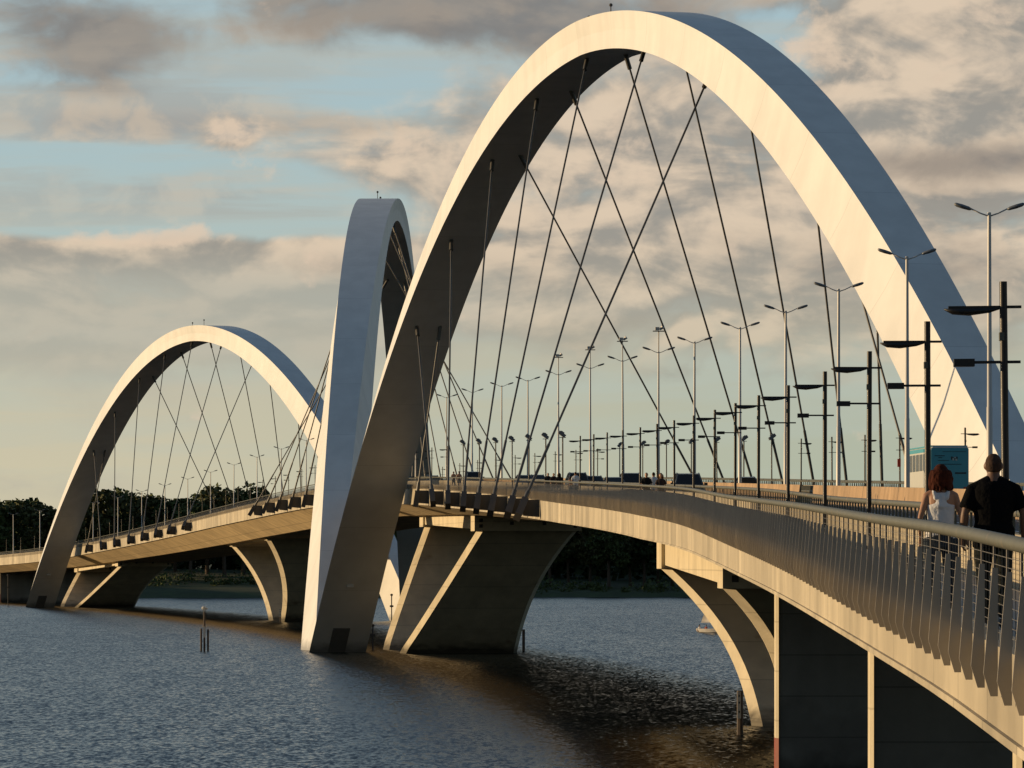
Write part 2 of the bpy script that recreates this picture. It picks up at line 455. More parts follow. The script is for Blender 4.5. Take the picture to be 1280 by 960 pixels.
vpier(2, 'curved concrete V pier behind the edge-on arch')
vpier(3, 'curved concrete V pier beside the farthest arch\'s left foot')

# ---- wall piers of the approaches
WP = [(105,6.9),(155,6.9),(207,6.9),(1022,5.5),(1075,5.5),(1130,5.5)]
WLAB = ['nearest dark wall pier at the lower right corner', 'dark wall pier at lower right with a thin sunlit edge', 'dark wall pier with a red painted waterline band',
        'wall pier at the far left beyond the farthest arch', None, None]
for (D, off), lab in zip(WP, WLAB):
    c = plan(D, W/2); rl = (c[0], c[1], 0)
    zt = zr(D)+zf(D)-drop(D)-.01
    def slab(o0, o1, d0, d1, z0, z1):
        vs = []
        for z in (z0, z1):
            for o, dd in ((o0,d0),(o1,d0),(o1,d1),(o0,d1)):
                x, y = plan(D+dd, o); vs.append((x, y, z))
        return MB().hexa(vs)
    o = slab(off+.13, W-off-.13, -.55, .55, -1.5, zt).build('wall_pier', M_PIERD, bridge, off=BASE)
    if lab: o['label'] = lab
    # splayed end column on each end
    for sgn, oo in ((1, off), (-1, W-off)):
        for z0, z1, mt, nm, g in ((2.0, zt-.01, M_PIER, 'edge_column', 0), (-1.5, 2.0, M_RED, 'red_waterline_band', .01)):
            vs = []
            for z in (z0, z1):
                for o_, dd in ((.13,-.64-g),(.13,.64+g),(-g,.45),(-g,-.45)):
                    x, y = plan(D+dd, oo+sgn*o_); vs.append((x, y, z))
            MB().hexa(vs).build(nm, mt, o, off=BASE)
# ------------------------------------------------------------------ road surface, walkways, kerbs, markings  (structure)
def flat(o0, o1, h, name, mat, stations=ST, kind='structure'):
    mb = sweep(lambda D: [(o0,h),(o1,h)], stations, closed=False)
    return tag(mb.build(name, mat), kind=kind)
flat(.31, 2.70, -1.10, 'walkway', M_WALK)
flat(W-2.70, W-.31, -1.10, 'walkway', M_WALK)
flat(3.06, W-3.06, -1.12, 'road', M_ASPH)
mk = MB()
for o in (6.1, 9.1, 15.7, 18.7):
    D = -20.0
    while D < 1240:
        vs = [pos(D, o-.06, -1.114), pos(D, o+.06, -1.114), pos(D+3, o+.06, -1.114), pos(D+3, o-.06, -1.114)]
        mk.add(vs, [(0,1,2,3)]); D += 9
for o in (3.35, 11.6, 13.2, 21.45):
    for a, b in zip(ST[:-1], ST[1:]):
        mk.add([pos(a, o-.06, -1.114), pos(a, o+.06, -1.114), pos(b, o+.06, -1.114), pos(b, o-.06, -1.114)], [(0,1,2,3)])
tag(mk.build('road_markings', M_MARK), kind='structure')

# ------------------------------------------------------------------ railings, parapets, barrier
def rail_posts(D0, D1, pitch):
    out = []; s = s_of(D0); s1 = s_of(D1)
    while s < s1: out.append(d_of(s)); s += pitch
    return out
def outer_railing(right, lab):
    D0 = (EX(30), 30); p0 = pos(20, W if right else 0, -1.1)
    R = tag(empty('outer_railing', p0), lab, 'railing', 'footway railings along the bridge edges')
    so = W if right else 0.0; sg = -1 if right else 1
    o = so+sg*.12
    pts = [pos(D, o, 0) for D in list(np.arange(-20, 120, 2.0))+list(np.arange(120, 1230, 5.0))]
    MB().tube(pts, .058, 10).build('handrail', M_STEEL, R, smooth=True, off=p0, angle=.9)
    PD = rail_posts(18 if not right else 60, 1225, 1.2)
    mb = MB()
    for D in PD:
        mb.tube([pos(D, o, -1.12), pos(D, o, -.03)], .011, 5)
    mb.build('post_row', M_WIRE, R, off=p0)
    # welded mesh
    mb = MB()
    ds = list(np.arange(20, 100, 2.5)) if not right else list(np.arange(150, 200, 5.0))
    for h in np.arange(-1.02, -.08, .075):
        for a, b in zip(ds[:-1], ds[1:]):
            mb.tube([pos(a, o, h), pos(b, o, h)], .0035, 3, cap=False)
    for D in rail_posts(ds[0], ds[-1], .30):
        mb.tube([pos(D, o, -1.05), pos(D, o, -.04)], .0035, 3, cap=False)
    mb.build('wire_mesh', M_WIRE, R, off=p0)
    # fins: upright plates standing across the edge
    def fin(mb, D):
        hb = finh(D)-.01
        prof = [(.005,.18),(.045,.18),(.112,hb*.85),(.060,hb),(.005,hb)]   # outward, down
        q = []
        for dd in (-.012, .012):
            ring = []
            for ou, dn in prof:
                x, y = plan(D+dd, so-sg*ou); ring.append((x, y, zr(D)-dn))
            q.append(ring)
        mb.loft(q)
    PD2 = [d_of(s_of(D)+.6) for D in PD if (24 < D or right)]
    if not right:
        for D in PD2[:100]:
            m1 = MB(); fin(m1, D); m1.build('fin', M_FIN, R, off=p0)
        PD2 = PD2[100:]
    ms = MB()
    for D in PD2: fin(ms, D)
    tag(ms.build('fin_row', M_FIN, R, off=p0), kind='stuff')
    return R
outer_railing(False, 'long steel railing with upright fins on the near water side of the walkway')
outer_railing(True, 'railing on the far right edge of the bridge beyond the road')
def parapet(right, lab):
    p0 = pos(20, W-2.9 if right else 2.9, -1.12)
    R = tag(empty('parapet', p0), lab, 'parapet', 'parapets between walkway and road')
    def pr(D):
        a, b = (2.75, 3.05)
        pp = [(a,-1.12),(a,-.38),(a+.05,-.34),(b-.05,-.34),(b,-.38),(b,-1.12)]
        return [(W-o, h) for o, h in pp] if right else pp
    sweep(pr).build('concrete_base', M_PARAP, R, off=p0)
    o = W-2.9 if right else 2.9
    pts = [pos(D, o, -.04) for D in list(np.arange(-20, 120, 2.0))+list(np.arange(120, 1230, 5.0))]
    MB().tube(pts, .062, 10).build('top_rail', M_STEEL, R, smooth=True, off=p0, angle=.9)
    mb = MB()
    for D in rail_posts(30, 1220, 1.1):
        x, y, z = pos(D, o, 0); mb.box((x, y, z-.205), (.04,.07,.27), head(D))
    mb.build('post_row', M_STEEL, R, off=p0)
parapet(False, 'low concrete parapet with a tubular top rail beside the near walkway')
parapet(True, 'low concrete parapet with tubular top rail beyond the road on the right')
# median barrier, broken by a gap closed with a low steel gate
GA, GB = D_for(1019, 12.4), D_for(1002, 12.4)
def jersey(D):
    return [(12.0,-1.12),(12.02,-1.03),(12.22,-.72),(12.30,-.08),(12.50,-.08),(12.58,-.72),(12.78,-1.03),(12.8,-1.12)]
stA = [D for D in ST if D < GA]+[GA]; stB = [GB]+[D for D in ST if D > GB]
ba = tag(sweep(jersey, stA).build('median_barrier', M_BARR), 'sunlit concrete median barrier on the camera side of its gated gap', 'barrier', 'concrete median barriers')
bb = tag(sweep(jersey, stB).build('median_barrier', M_BARR), 'sunlit concrete median barrier running away beyond its gated gap', 'barrier', 'concrete median barriers')
gm = MB(); gp = pos((GA+GB)/2, 12.4, -1.12)
for j in range(15):
    D = GA+.3+(GB-GA-.6)*j/14
    gm.tube([pos(D, 12.4, -1.1), pos(D, 12.4, -.12)], .035, 6)
for h in (-.95, -.45):
    gm.tube([pos(GA+.2, 12.4, h), pos(GB-.2, 12.4, h)], .05, 6)
tag(gm.build('median_gate', M_STEEL, off=(0,0,0)), 'low picket gate closing the gap in the median barrier', 'gate')
# ------------------------------------------------------------------ lamps
def make_tall(extra):
    r = empty('street_lamp', (0,0,0))
    MB().tube([(0,0,0),(0,0,3.2),(0,0,3.22),(0,0,10.75)], [.13,.115,.10,.07], 10).build('pole', M_LAMPG, r, smooth=True, angle=.9)
    for sx in (-1, 1):
        MB().tube([(0,0,10.6),(sx*.35,0,10.72),(sx*.72,0,10.90)], .032, 6).build('arm', M_LAMPG, r, smooth=True)
        rings = []
        for k, (t, w_, h_) in enumerate(((0,.05,.04),(.08,.11,.075),(.35,.14,.09),(.58,.125,.08),(.66,.06,.04))):
            cx = sx*(.70+t); cz = 10.88+t*.30
            rings.append([(cx, w_*math.cos(a), cz+h_*math.sin(a)) for a in np.linspace(0, 2*PI, 10, endpoint=False)])
        MB().loft(rings).build('lamp_head', M_LHEAD, r, smooth=True, angle=.9)
    if extra:
        MB().tube([(0,0,10.7),(0,0,12.4)], .05, 8).build('mast', M_LAMPG, r)
        MB().box((0,0,12.42), (.95,.5,.06)).build('platform', M_DARKMET, r)
        mb = MB(); mb.box((-.12,0,12.62), (.34,.3,.26)); mb.tube([(.1,0,12.55),(.34,-.1,12.78)], [.08,.17], 8)
        mb.build('floodlight', M_LAMPG, r)
    return r
def make_walk(flood):
    r = empty('walkway_lamp', (0,0,0))
    MB().tube([(0,0,0),(0,0,4.45)], .058, 10).build('pole', M_LAMP, r, smooth=True, angle=.9)
    if flood:
        MB().box((0,0,4.46), (.5,.14,.05)).build('arm', M_LAMP, r)
        mb = MB(); A = Matrix.Translation((-.05,0,4.72)) @ Matrix.Rotation(.65, 4, 'Y')
        mb.box((0,0,0), (.62,.5,.24), 0, A); mb.box((-.05,0,.15), (.3,.3,.1), 0, A)
        mb.build('lamp_head', M_LHEAD, r)
        MB().box((0,0,0), (.56,.44,.02), 0, A @ Matrix.Translation((0,0,-.135))).build('lens', M_GLASS, r)
        return r
    for z in (4.08, 3.28):
        top = z > 4
        MB().box((-.27 if top else -.12,0,z), (1.06 if top else .72,.05,.04)).build('arm', M_LAMP, r)
        if top:
            rings = [[(x, w_*math.cos(a), z-.012-h_+h_*math.sin(a)) for a in np.linspace(0, 2*PI, 8, endpoint=False)] for x, w_, h_ in ((-.86,.03,.012),(-.74,.09,.045),(-.5,.11,.055),(-.2,.08,.035),(-.06,.04,.012))]
            MB().loft(rings).build('lamp_head', M_LAMP, r, smooth=True)
        else:
            MB().box((-.58,0,z-.005), (.30,.18,.11)).build('lamp_head', M_LAMP, r)
    MB().box((-.03,0,2.55+1.1), (.07,.14,.12)).build('clip', M_STEEL, r)
    return r
TX = [1237,1134,1048,982,925,868,823,779,738,698,660,627,590,558]
tD = [D_for(x, 12.4, 120, 900) for x in TX]
while tD[-1] < 1190: tD.append(d_of(s_of(tD[-1])+33))
tD = [d_of(s_of(tD[0])-36)]+tD
protoT, protoTX = None, None
for k, D in enumerate(tD):
    ex = 868 >= (640+F*plan(D,12.4)[0]/D) >= 690
    src = protoTX if ex else protoT
    if src is None:
        src = make_tall(ex); o = src
        if ex: protoTX = src
        else: protoT = src
    else: o = copy_tree(src)
    o.location = pos(D, 12.4, -.08 if (D < GA or D > GB) else -1.12); o.rotation_euler = (rnd.gauss(0,.003),rnd.gauss(0,.003),head(D))
    if D < tD[0]+1: lb = 'tall silver twin-headed median lamp post nearest the camera'
    else: lb = 'tall silver twin-headed median lamp post, %s from the right%s' % (ordinal(k), ', with a platform on top' if ex else '')
    tag(o, lb, 'street lamp', 'tall twin lamp posts along the median')
def lamp_row(o_, xs, side, D_end, lab, fl0, fl1, grp):
    ds = [D_for(x, o_, 40, 400) for x in xs]
    while ds[-1] < D_end: ds.append(d_of(s_of(ds[-1])+18.0))
    pr = {}
    for k, D in enumerate(ds):
        fl = fl0 < D < fl1
        o = copy_tree(pr[fl]) if fl in pr else make_walk(fl)
        pr.setdefault(fl, o)
        o.location = pos(D, o_, -1.12 if not fl else -1.12); o.rotation_euler = (rnd.gauss(0,.004),rnd.gauss(0,.004),head(D)+(PI if side > 0 else 0))
        tag(o, lab % ('floodlight post' if fl else 'two-armed lamp post', ordinal(k+1)), 'lamp post', grp)
lamp_row(2.70, [1258,1160,1086,1031,985,948,919,893,867,843,822,800,778,759,742,725], -1, 1190, 'slim black walkway %s on the near side, %s counting from the right', 322, 455, 'walkway lamps on the near side')
lamp_row(W-2.70, [1207,1125], 1, 1190, 'slim black walkway %s beyond the road, %s counting from the right', 345, 475, 'walkway lamps on the far side')

# ------------------------------------------------------------------ vehicles
def paint(name, c, rough=.3): return pbr(name, c, rough, .1, .04, 2, spec=.6)
TEAL_ = 0
P_DARK = paint('car_paint_black', (.012,.013,.016)); P_NAVY = paint('car_paint_navy', (.015,.022,.04)); P_GREY = paint('car_paint_grey', (.05,.052,.055)); P_SILV = paint('car_paint_silver', (.25,.25,.25), .35)
M_HEAD = pbr('headlight_glass', (.5,.5,.48), .15); M_TAIL = pbr('tail_light', (.25,.02,.015), .2)
def make_car(mat, kind):
    """nose towards +y"""
    r = empty('parked_car' if False else 'car', (0,0,0))
    if kind == 'suv':
        L_, Wd, belt, roof = 4.5, .89, 1.02, 1.74
        prof = [(-2.25,.50,.95,.80),(-2.2,.32,1.02,.86),(-1.6,.26,1.04,.89),(0,.25,1.02,.89),(1.0,.26,1.0,.89),(1.9,.28,.90,.86),(2.2,.34,.78,.80),(2.25,.48,.66,.72)]
        cab = [(-2.12,.84,1.02),(-1.80,.64,1.64),(-.2,.64,1.72),(.40,.62,1.66),(1.22,.80,1.0)]
    else:
        L_, Wd, belt, roof = 4.3, .86, .90, 1.45
        prof = [(-2.15,.45,.85,.76),(-2.1,.30,.92,.82),(-1.3,.24,.94,.86),(0,.23,.91,.86),(.9,.24,.89,.86),(1.8,.26,.78,.83),(2.1,.32,.66,.76),(2.15,.45,.56,.68)]
        cab = [(-1.78,.78,.92),(-1.05,.58,1.36),(-.3,.58,1.43),(.15,.56,1.38),(1.04,.76,.88)]
    rings = []
    for y, z0, z1, w_ in prof:
        rings.append([(-w_*.92,y,z0),(-w_,y,z0+.12),(-w_,y,z1-.15),(-w_*.94,y,z1-.04),(-w_*.80,y,z1),(w_*.80,y,z1),(w_*.94,y,z1-.04),(w_,y,z1-.15),(w_,y,z0+.12),(w_*.92,y,z0)])
    body = MB().loft(rings)
    # cabin roof and pillars
    cr = [[(-w_,y,z),(w_,y,z)] for y, w_, z in cab]
    body.add([p for q in cr[1:4] for p in q], [(0,1,3,2),(2,3,5,4)])
    for a, b in ((0,1),(3,4)):
        for sx in (-1, 1):
            (ya, wa, za), (yb, wb, zb) = cab[a], cab[b]
            body.tube([(sx*wa,ya,za),(sx*wb,yb,zb)], .045, 6)
    for j in (1, 2, 3):
        y, w_, z = cab[j]
    for sx in (-1, 1):
        body.tube([(sx*w_,y,z) for y, w_, z in cab[1:4]], .05, 6)
        ym = (cab[2][0]+.15); body.tube([(sx*.86*Wd/.89,ym,belt),(sx*cab[2][1],ym,cab[2][2]-.02)], .04, 6)
    bo = body.build('body', mat, r, smooth=True, angle=.5)
    g = MB(); ins = .015
    def gq(a, b): return [(-a[1]+.02,a[0],a[2]),(a[1]-.02,a[0],a[2]),(b[1]-.02,b[0],b[2]),(-b[1]+.02,b[0],b[2])]
    MB().add(gq(cab[0], cab[1]), [(0,1,2,3)]).build('rear_window', M_CGLASS, r)
    MB().add(gq(cab[4], cab[3]), [(0,1,2,3)]).build('windscreen', M_CGLASS, r)
    for sx in (-1, 1):
        vs = [(sx*(w_-ins), y, z) for y, w_, z in cab]
        MB().add(vs, [(0,1,2,3,4)]).build('side_window', M_CGLASS, r)
        MB().box((sx*(Wd+.09), .85, belt+.06), (.20,.12,.15)).build('side_mirror', mat, r)
        MB().box((sx*.62, L_/2-.07, .62 if kind == 'suv' else .54), (.30,.14,.16)).build('headlight', M_HEAD, r)
        MB().box((sx*.70, -L_/2+.05, .86 if kind == 'suv' else .74), (.20,.10,.24)).build('tail_light', M_TAIL, r)
        for y in (-L_/2+.85, L_/2-.85):
            wl = MB().tube([(sx*(Wd-.20),y,.32),(sx*(Wd+.005),y,.32)], .32, 16).build('wheel', M_TYRE, r)
            MB().tube([(sx*(Wd-.02),y,.32),(sx*(Wd+.012),y,.32)], .20, 12).build('rim', M_RIM, wl)
    return r
CARS = [ # image column, offset, kind, paint, towards camera, label
 (860, 5.2, 'suv', P_DARK, 1, 'large black people carrier on the near carriageway, just right of the walking trio'),
 (932, 16.0, 'sedan', P_DARK, 0, 'dark car beyond the median barrier, right of the black people carrier'),
 (789, 7.8, 'suv', P_GREY, 1, 'dark grey estate car just left of the walking trio'),
 (768, 5.0, 'sedan', P_DARK, 1, 'low black saloon car in front of the dark grey estate car'),
 (743, 8.0, 'sedan', P_GREY, 1, 'grey car half hidden behind the dark blue van'),
 (722, 5.2, 'suv', P_NAVY, 1, 'dark blue van level with the group of five walkers'),
 (672, 8.0, 'sedan', P_DARK, 1, 'black car left of the group of five walkers, right of a smaller one'),
 (655, 5.0, 'sedan', P_NAVY, 1, 'dark blue saloon left of the group of five walkers'),
 (592, 5.2, 'suv', P_DARK, 1, 'distant black car right of the bare-chested pair'),
 (541, 5.2, 'sedan', P_DARK, 1, 'distant dark car close to the dark leg of the nearest arch'),
]
for x, o_, kind, mt, tw, lab in CARS:
    D = D_for(x, o_, 60, 700)
    r = make_car(mt, kind); r.location = pos(D, o_, -1.12+.002); r.rotation_euler = (0,0,head(D)+(PI if tw else 0))
    tag(r, lab, 'car', 'cars crossing the bridge')
# minibus seen from behind
TEAL = paint('bus_teal', (.05,.30,.38), .45); BWHITE = paint('bus_white', (.50,.50,.46), .45); M_INK = pbr('advert_ink', (.012,.035,.045), .6); M_INK2 = pbr('advert_pale', (.35,.42,.40), .6)
Db = D_for(1187, 18.3, 100, 400)
bus = empty('minibus', pos(Db, 18.3, -1.118), head(Db)+.055)
bus.scale = (1, 1, 1.27)
tag(bus, 'teal minibus with white flank and a printed advert on its rear', 'minibus')
def rr(y, w_, z0, z1, r_=.12): return [(-w_,y,z0),(w_,y,z0),(w_,y,z1-r_),(w_-r_,y,z1),(-w_+r_,y,z1),(-w_,y,z1-r_)]
MB().loft([rr(0,1.04,.35,2.46),rr(.05,1.06,.32,2.50),rr(8.2,1.06,.32,2.50),rr(8.6,1.02,.34,2.40),rr(8.85,.95,.45,1.5)]).build('body', BWHITE, bus)
MB().box((0,-.012,1.44), (2.02,.03,2.0)).build('rear_panel', TEAL, bus)
MB().box((0,4.2,2.515), (2.0,8.2,.06)).build('roof', TEAL, bus)
for sx in (-1, 1):
    for k in range(7):
        MB().box((sx*1.065, .75+k*1.1, 1.85), (.02,.86,.72)).build('side_window', M_CGLASS, bus)
    MB().box((sx*1.063, 4.2, 2.36), (.02,8.0,.16)).build('roof_stripe', TEAL, bus)
    MB().box((sx*1.30, 8.7, 1.95), (.18,.12,.36)).build('side_mirror', M_TAIL, bus)
    MB().box((sx*.86, -.03, .62), (.2,.04,.3)).build('tail_light', M_TAIL, bus)
    for y in (1.6, 7.2):
        wl = MB().tube([(sx*.80,y,.40),(sx*1.075,y,.40)], .40, 16).build('wheel', M_TYRE, bus)
        MB().tube([(sx*1.0,y,.40),(sx*1.082,y,.40)], .22, 12).build('rim', M_RIM, wl)
ad = MB(); ad2 = MB()
ry = -.032
for x0, z, w_, h_ in ((-.55,2.10,.55,.035),(-.52,2.02,.22,.03),(-.35,1.90,.62,.028),(.10,1.74,1.1,.028),(.60,1.36,.62,.07),(-.3,1.40,.7,.03),(-.35,1.30,.6,.03),(.05,1.15,.25,.12),(.08,.98,.16,.1),(.25,2.28,1.3,.02)):
    ad.box((x0, ry, z), (w_,.006,h_))
for x0, z, w_, h_ in ((.12,2.0,.10,.14),(.24,1.97,.12,.12),(.38,2.0,.12,.13)): ad.box((x0, ry, z), (w_,.006,h_))
for x0, z, w_, h_ in ((.20,1.95,.10,.10),(.36,1.93,.10,.09),(.30,2.03,.1,.05)): ad2.box((x0, ry-.004, z), (w_,.006,h_))
ad.build('advert_print', M_INK, bus); ad2.build('advert_picture', M_INK2, bus)
# ------------------------------------------------------------------ people
def ringz(cx, cy, z, rx, ry, n=14, tilt=0):
    return [(cx+rx*math.cos(a), cy+ry*math.sin(a), z) for a in np.linspace(0, 2*PI, n, endpoint=False)]
def solid(mb, name, mat, parent, voxel, smooth_it=4):
    """fuse overlapping shapes into one continuous skin"""
    me = bpy.data.meshes.new('tmp'); me.from_pydata(mb.v, [], mb.f)
    bm = bmesh.new(); bm.from_mesh(me); bmesh.ops.recalc_face_normals(bm, faces=bm.faces); bm.to_mesh(me); bm.free()
    t = bpy.data.objects.new('tmp', me); COL.objects.link(t)
    md = t.modifiers.new('r', 'REMESH'); md.mode = 'VOXEL'; md.voxel_size = voxel
    ms = t.modifiers.new('s', 'SMOOTH'); ms.factor = .5; ms.iterations = smooth_it
    dg = bpy.context.evaluated_depsgraph_get(); dg.update()
    m2 = bpy.data.meshes.new_from_object(t.evaluated_get(dg)); m2.name = name
    bpy.data.objects.remove(t); bpy.data.meshes.remove(me)
    for p in m2.polygons: p.use_smooth = True
    m2.materials.clear(); m2.materials.append(mat)
    o = bpy.data.objects.new(name, m2); COL.objects.link(o); o.parent = parent
    return o
def hand(mb, wrist, d, side, curl=.5, k=1.0):
    """wrist point, direction of forearm, side = +1 thumb toward +y(forward)"""
    w = Vector(wrist); d = Vector(d).normalized(); f = Vector((0,1,0)); f = (f-d*f.dot(d)).normalized(); n = d.cross(f)
    p1 = w+d*.085*k
    mb.tube([w-d*.03*k, w+d*.03*k, p1], [.026*k,.034*k,.036*k], 8)
    for j, (off, ln) in enumerate(((-.030,.072),(-.010,.082),(.011,.078),(.030,.060))):
        a = p1-f*off*k*-1*-1; a = p1+f*(-off)*k-d*.01*k
        b = a+d*ln*.45*k+n*side*.010*k; c = b+d*ln*.35*k*(1-curl*.5)+n*side*.030*curl*k; e = c+d*ln*.2*k*(1-curl)+n*side*.03*curl*k
        mb.tube([a, b, c, e], [.0105*k,.010*k,.0092*k,.008*k], 6)
    t0 = w+d*.025*k+f*.025*k; mb.tube([t0, t0+d*.03*k+f*.022*k, t0+d*.065*k+f*.026*k+n*side*.008*k], [.014*k,.0115*k,.009*k], 6)
def person(loc, rz, h=1.75, female=False, bulk=1.0, skin=(.36,.20,.13), top='tshirt', topc=(.02,.02,.022), botc=(.03,.035,.045), hair='short', hairc=(.02,.015,.012), arms=None, stride=.16, vox=.014, label='', shorts=False, group=None, face_cam=False):
    k = h/1.75
    r = empty('person', loc, rz)
    sk = pbr('skin', skin, .55, 0, .08, 6, spec=.4)
    sw = (.185 if not female else .160)*bulk
    hipw = (.095 if not female else .10)
    mb = MB()
    V = lambda x, y, z: Vector((x*k, y*k, z*k))
    if arms is None: arms = {-1: ((-sw-.075,-.03,1.14),(-sw-.07,.06,.90)), 1: ((sw+.075,.02,1.14),(sw+.07,.10,.90))}
    def torso(m, g=0.0, z0=.86, z1=1.47, fem=female):
        secs = [(.84,.155,.105),(.95,.168 if not fem else .172,.112),(1.06,.150 if not fem else .132,.100),(1.18,.165 if not fem else .140,.108),(1.30,.185 if not fem else .156,.118),(1.38,.182 if not fem else .152,.108),(1.42,.150 if not fem else .122,.090),(1.455,.105 if not fem else .082,.074),(1.49,.074 if not fem else .056,.062)]
        rg = [ringz(0, .0, z*k, (rx*bulk+g)*k, (ry*bulk+g)*k, 18) for z, rx, ry in secs if z0-.03 <= z <= z1+.01]
        m.loft(rg)
    torso(mb)
    # neck and head
    mb.tube([V(0,0,1.42), V(0,.012,1.50), V(0,.022,1.57)], [.074*k*bulk,.062*k*bulk if not female else .048*k,.056*k], 12)
    hs = 1.06
    hd = [(-.105,.030,.040),(-.085,.052,.066),(-.05,.066,.086),(0,.074,.096),(.04,.076,.098),(.075,.068,.088),(.10,.048,.062),(.115,.022,.028)]
    mb.loft([ringz(0, (.03+(.012 if z < -.03 else 0))*k, (1.612+z)*k, rx*k*hs, ry*k*hs, 16) for z, rx, ry in hd])
    for sx in (-1, 1):
        mb.ball(V(sx*.086,.022,1.608), (.014*k,.024*k,.036*k), 8, 6)          # ear
        mb.ball(V(sx*.03,.118,1.622), (.013*k,.010*k,.009*k), 6, 5)           # eye mound
    mb.tube([V(0,.118,1.632), V(0,.138,1.592), V(0,.118,1.582)], [.010*k,.015*k,.012*k], 6)
    mb.tube([V(-.024,.113,1.555), V(0,.122,1.555), V(.024,.113,1.555)], [.006*k,.009*k,.006*k], 6)
    # arms
    sh = {}
    for sx in (-1, 1):
        S0 = V(sx*sw,0,1.375); El = V(*arms[sx][0]); Wr = V(*arms[sx][1]); sh[sx] = (S0, El, Wr)
        u = .050 if not female else .040
        mb.tube([V(0,.0,1.485), V(sx*(sw-.08),0,1.42), S0], [.05*k,.048*k,.05*k], 10)
        mb.tube([V(sx*(sw-.06),0,1.375), S0, S0.lerp(El,.5), El], [.05*k,(u+.008)*k,u*k,(u-.010)*k], 10)
        mb.tube([El, El.lerp(Wr,.3), Wr], [(u-.009)*k,(u-.006)*k,(u-.020)*k], 10)
        hand(mb, Wr, Wr-El, -sx, .6, k*(1.0 if not female else .9))
    # legs
    lg = {}
    for sx in (-1, 1):
        st = stride*sx
        Hp = V(sx*hipw,0,.90); Kn = V(sx*(hipw+.005), st*.45+.03, .49); An = V(sx*(hipw-.005), st, .085)
        if st < 0: An = V(sx*(hipw-.005), st-.02, .12)
        lg[sx] = (Hp, Kn, An)
        mb.tube([Hp, Hp.lerp(Kn,.35), Kn], [.088*k,.080*k,.055*k], 12)
        mb.tube([Kn, Kn.lerp(An,.3), An], [.054*k,.056*k,.036*k], 10)
    body = solid(mb, 'body', sk, r, vox*k)
    # clothes
    mt = pbr('cloth_top', topc, .95, 0, .10, 5, .5, 14, spec=.06); mbm = pbr('cloth_legs', botc, .95, 0, .12, 8, .2, 30, spec=.08)
    if top != 'none':
        m = MB()
        if top == 'tank':
            secs = [(.885,.182,.124),(.98,.176,.122),(1.06,.146,.112),(1.18,.154,.120),(1.285,.164,.128)]
            m.loft([ringz(0, 0, z*k, rx*k, ry*k, 18) for z, rx, ry in secs])
            m.loft([ringz(0, -.012*k, z*k, rx*k, ry*k, 18) for z, rx, ry in ((1.25,.150,.124),(1.31,.105,.118),(1.37,.090,.104),(1.42,.088,.088))])
            for sx in (-1, 1):
                m.tube([V(sx*.062,-.095,1.34), V(sx*.078,-.075,1.42), V(sx*.086,-.01,1.455), V(sx*.085,.07,1.39), V(sx*.085,.10,1.28)], [.026*k,.024*k,.020*k,.022*k,.03*k], 8)
        else:
            torso(m, .016, .86, 1.47)
            m.loft([ringz(0, 0, z*k, rx*k*bulk, ry*k*bulk, 18) for z, rx, ry in ((.80,.185 if not female else .18,.125),(.90,.188 if not female else .186,.13),(1.0,.185 if not female else .165,.128))])
            for sx in (-1, 1):
                S0, El, Wr = sh[sx]
                m.tube([V(sx*.03,0,1.468), V(sx*(sw-.08),0,1.415), S0], [.062*k,.062*k,.064*k], 12)
                m.tube([V(sx*(sw-.07),0,1.37), S0, S0.lerp(El,.45), S0.lerp(El,.80)], [.066*k,.070*k,.072*k,.080*k], 12)
            m.tube([V(0,0,1.43), V(0,.006,1.485)], [.085*k,.066*k], 12)
        solid(m, 'shirt', mt, r, vox*k*.9)
    m = MB()
    m.loft([ringz(0, 0, z*k, rx*k, ry*k, 18) for z, rx, ry in ((.80,.165,.125),(.88,.176 if not female else .182,.130),(.97,.168 if not female else .165,.120))])
    for sx in (-1, 1):
        Hp, Kn, An = lg[sx]
        m.tube([Hp, Hp.lerp(Kn,.35), Kn if not shorts else Hp.lerp(Kn,.85)], [.102*k,.096*k,.070*k if not shorts else .085*k], 12)
        if not shorts: m.tube([Kn, Kn.lerp(An,.3), An], [.070*k,.068*k,.060*k], 10)
    solid(m, 'trousers' if not shorts else 'shorts', mbm, r, vox*k)
    ms = pbr('shoe_leather', (.03,.028,.026), .6)
    for sx in (-1, 1):
        Hp, Kn, An = lg[sx]
        m = MB(); y0 = An.y/k; m.ball((An.x, An.y+.06*k, .042*k), (.046*k,.135*k,.040*k), 10, 6); m.tube([(An.x,An.y,.03*k),(An.x,An.y,.10*k)], .045*k, 8)
        m.build('shoe', ms, r, smooth=True)
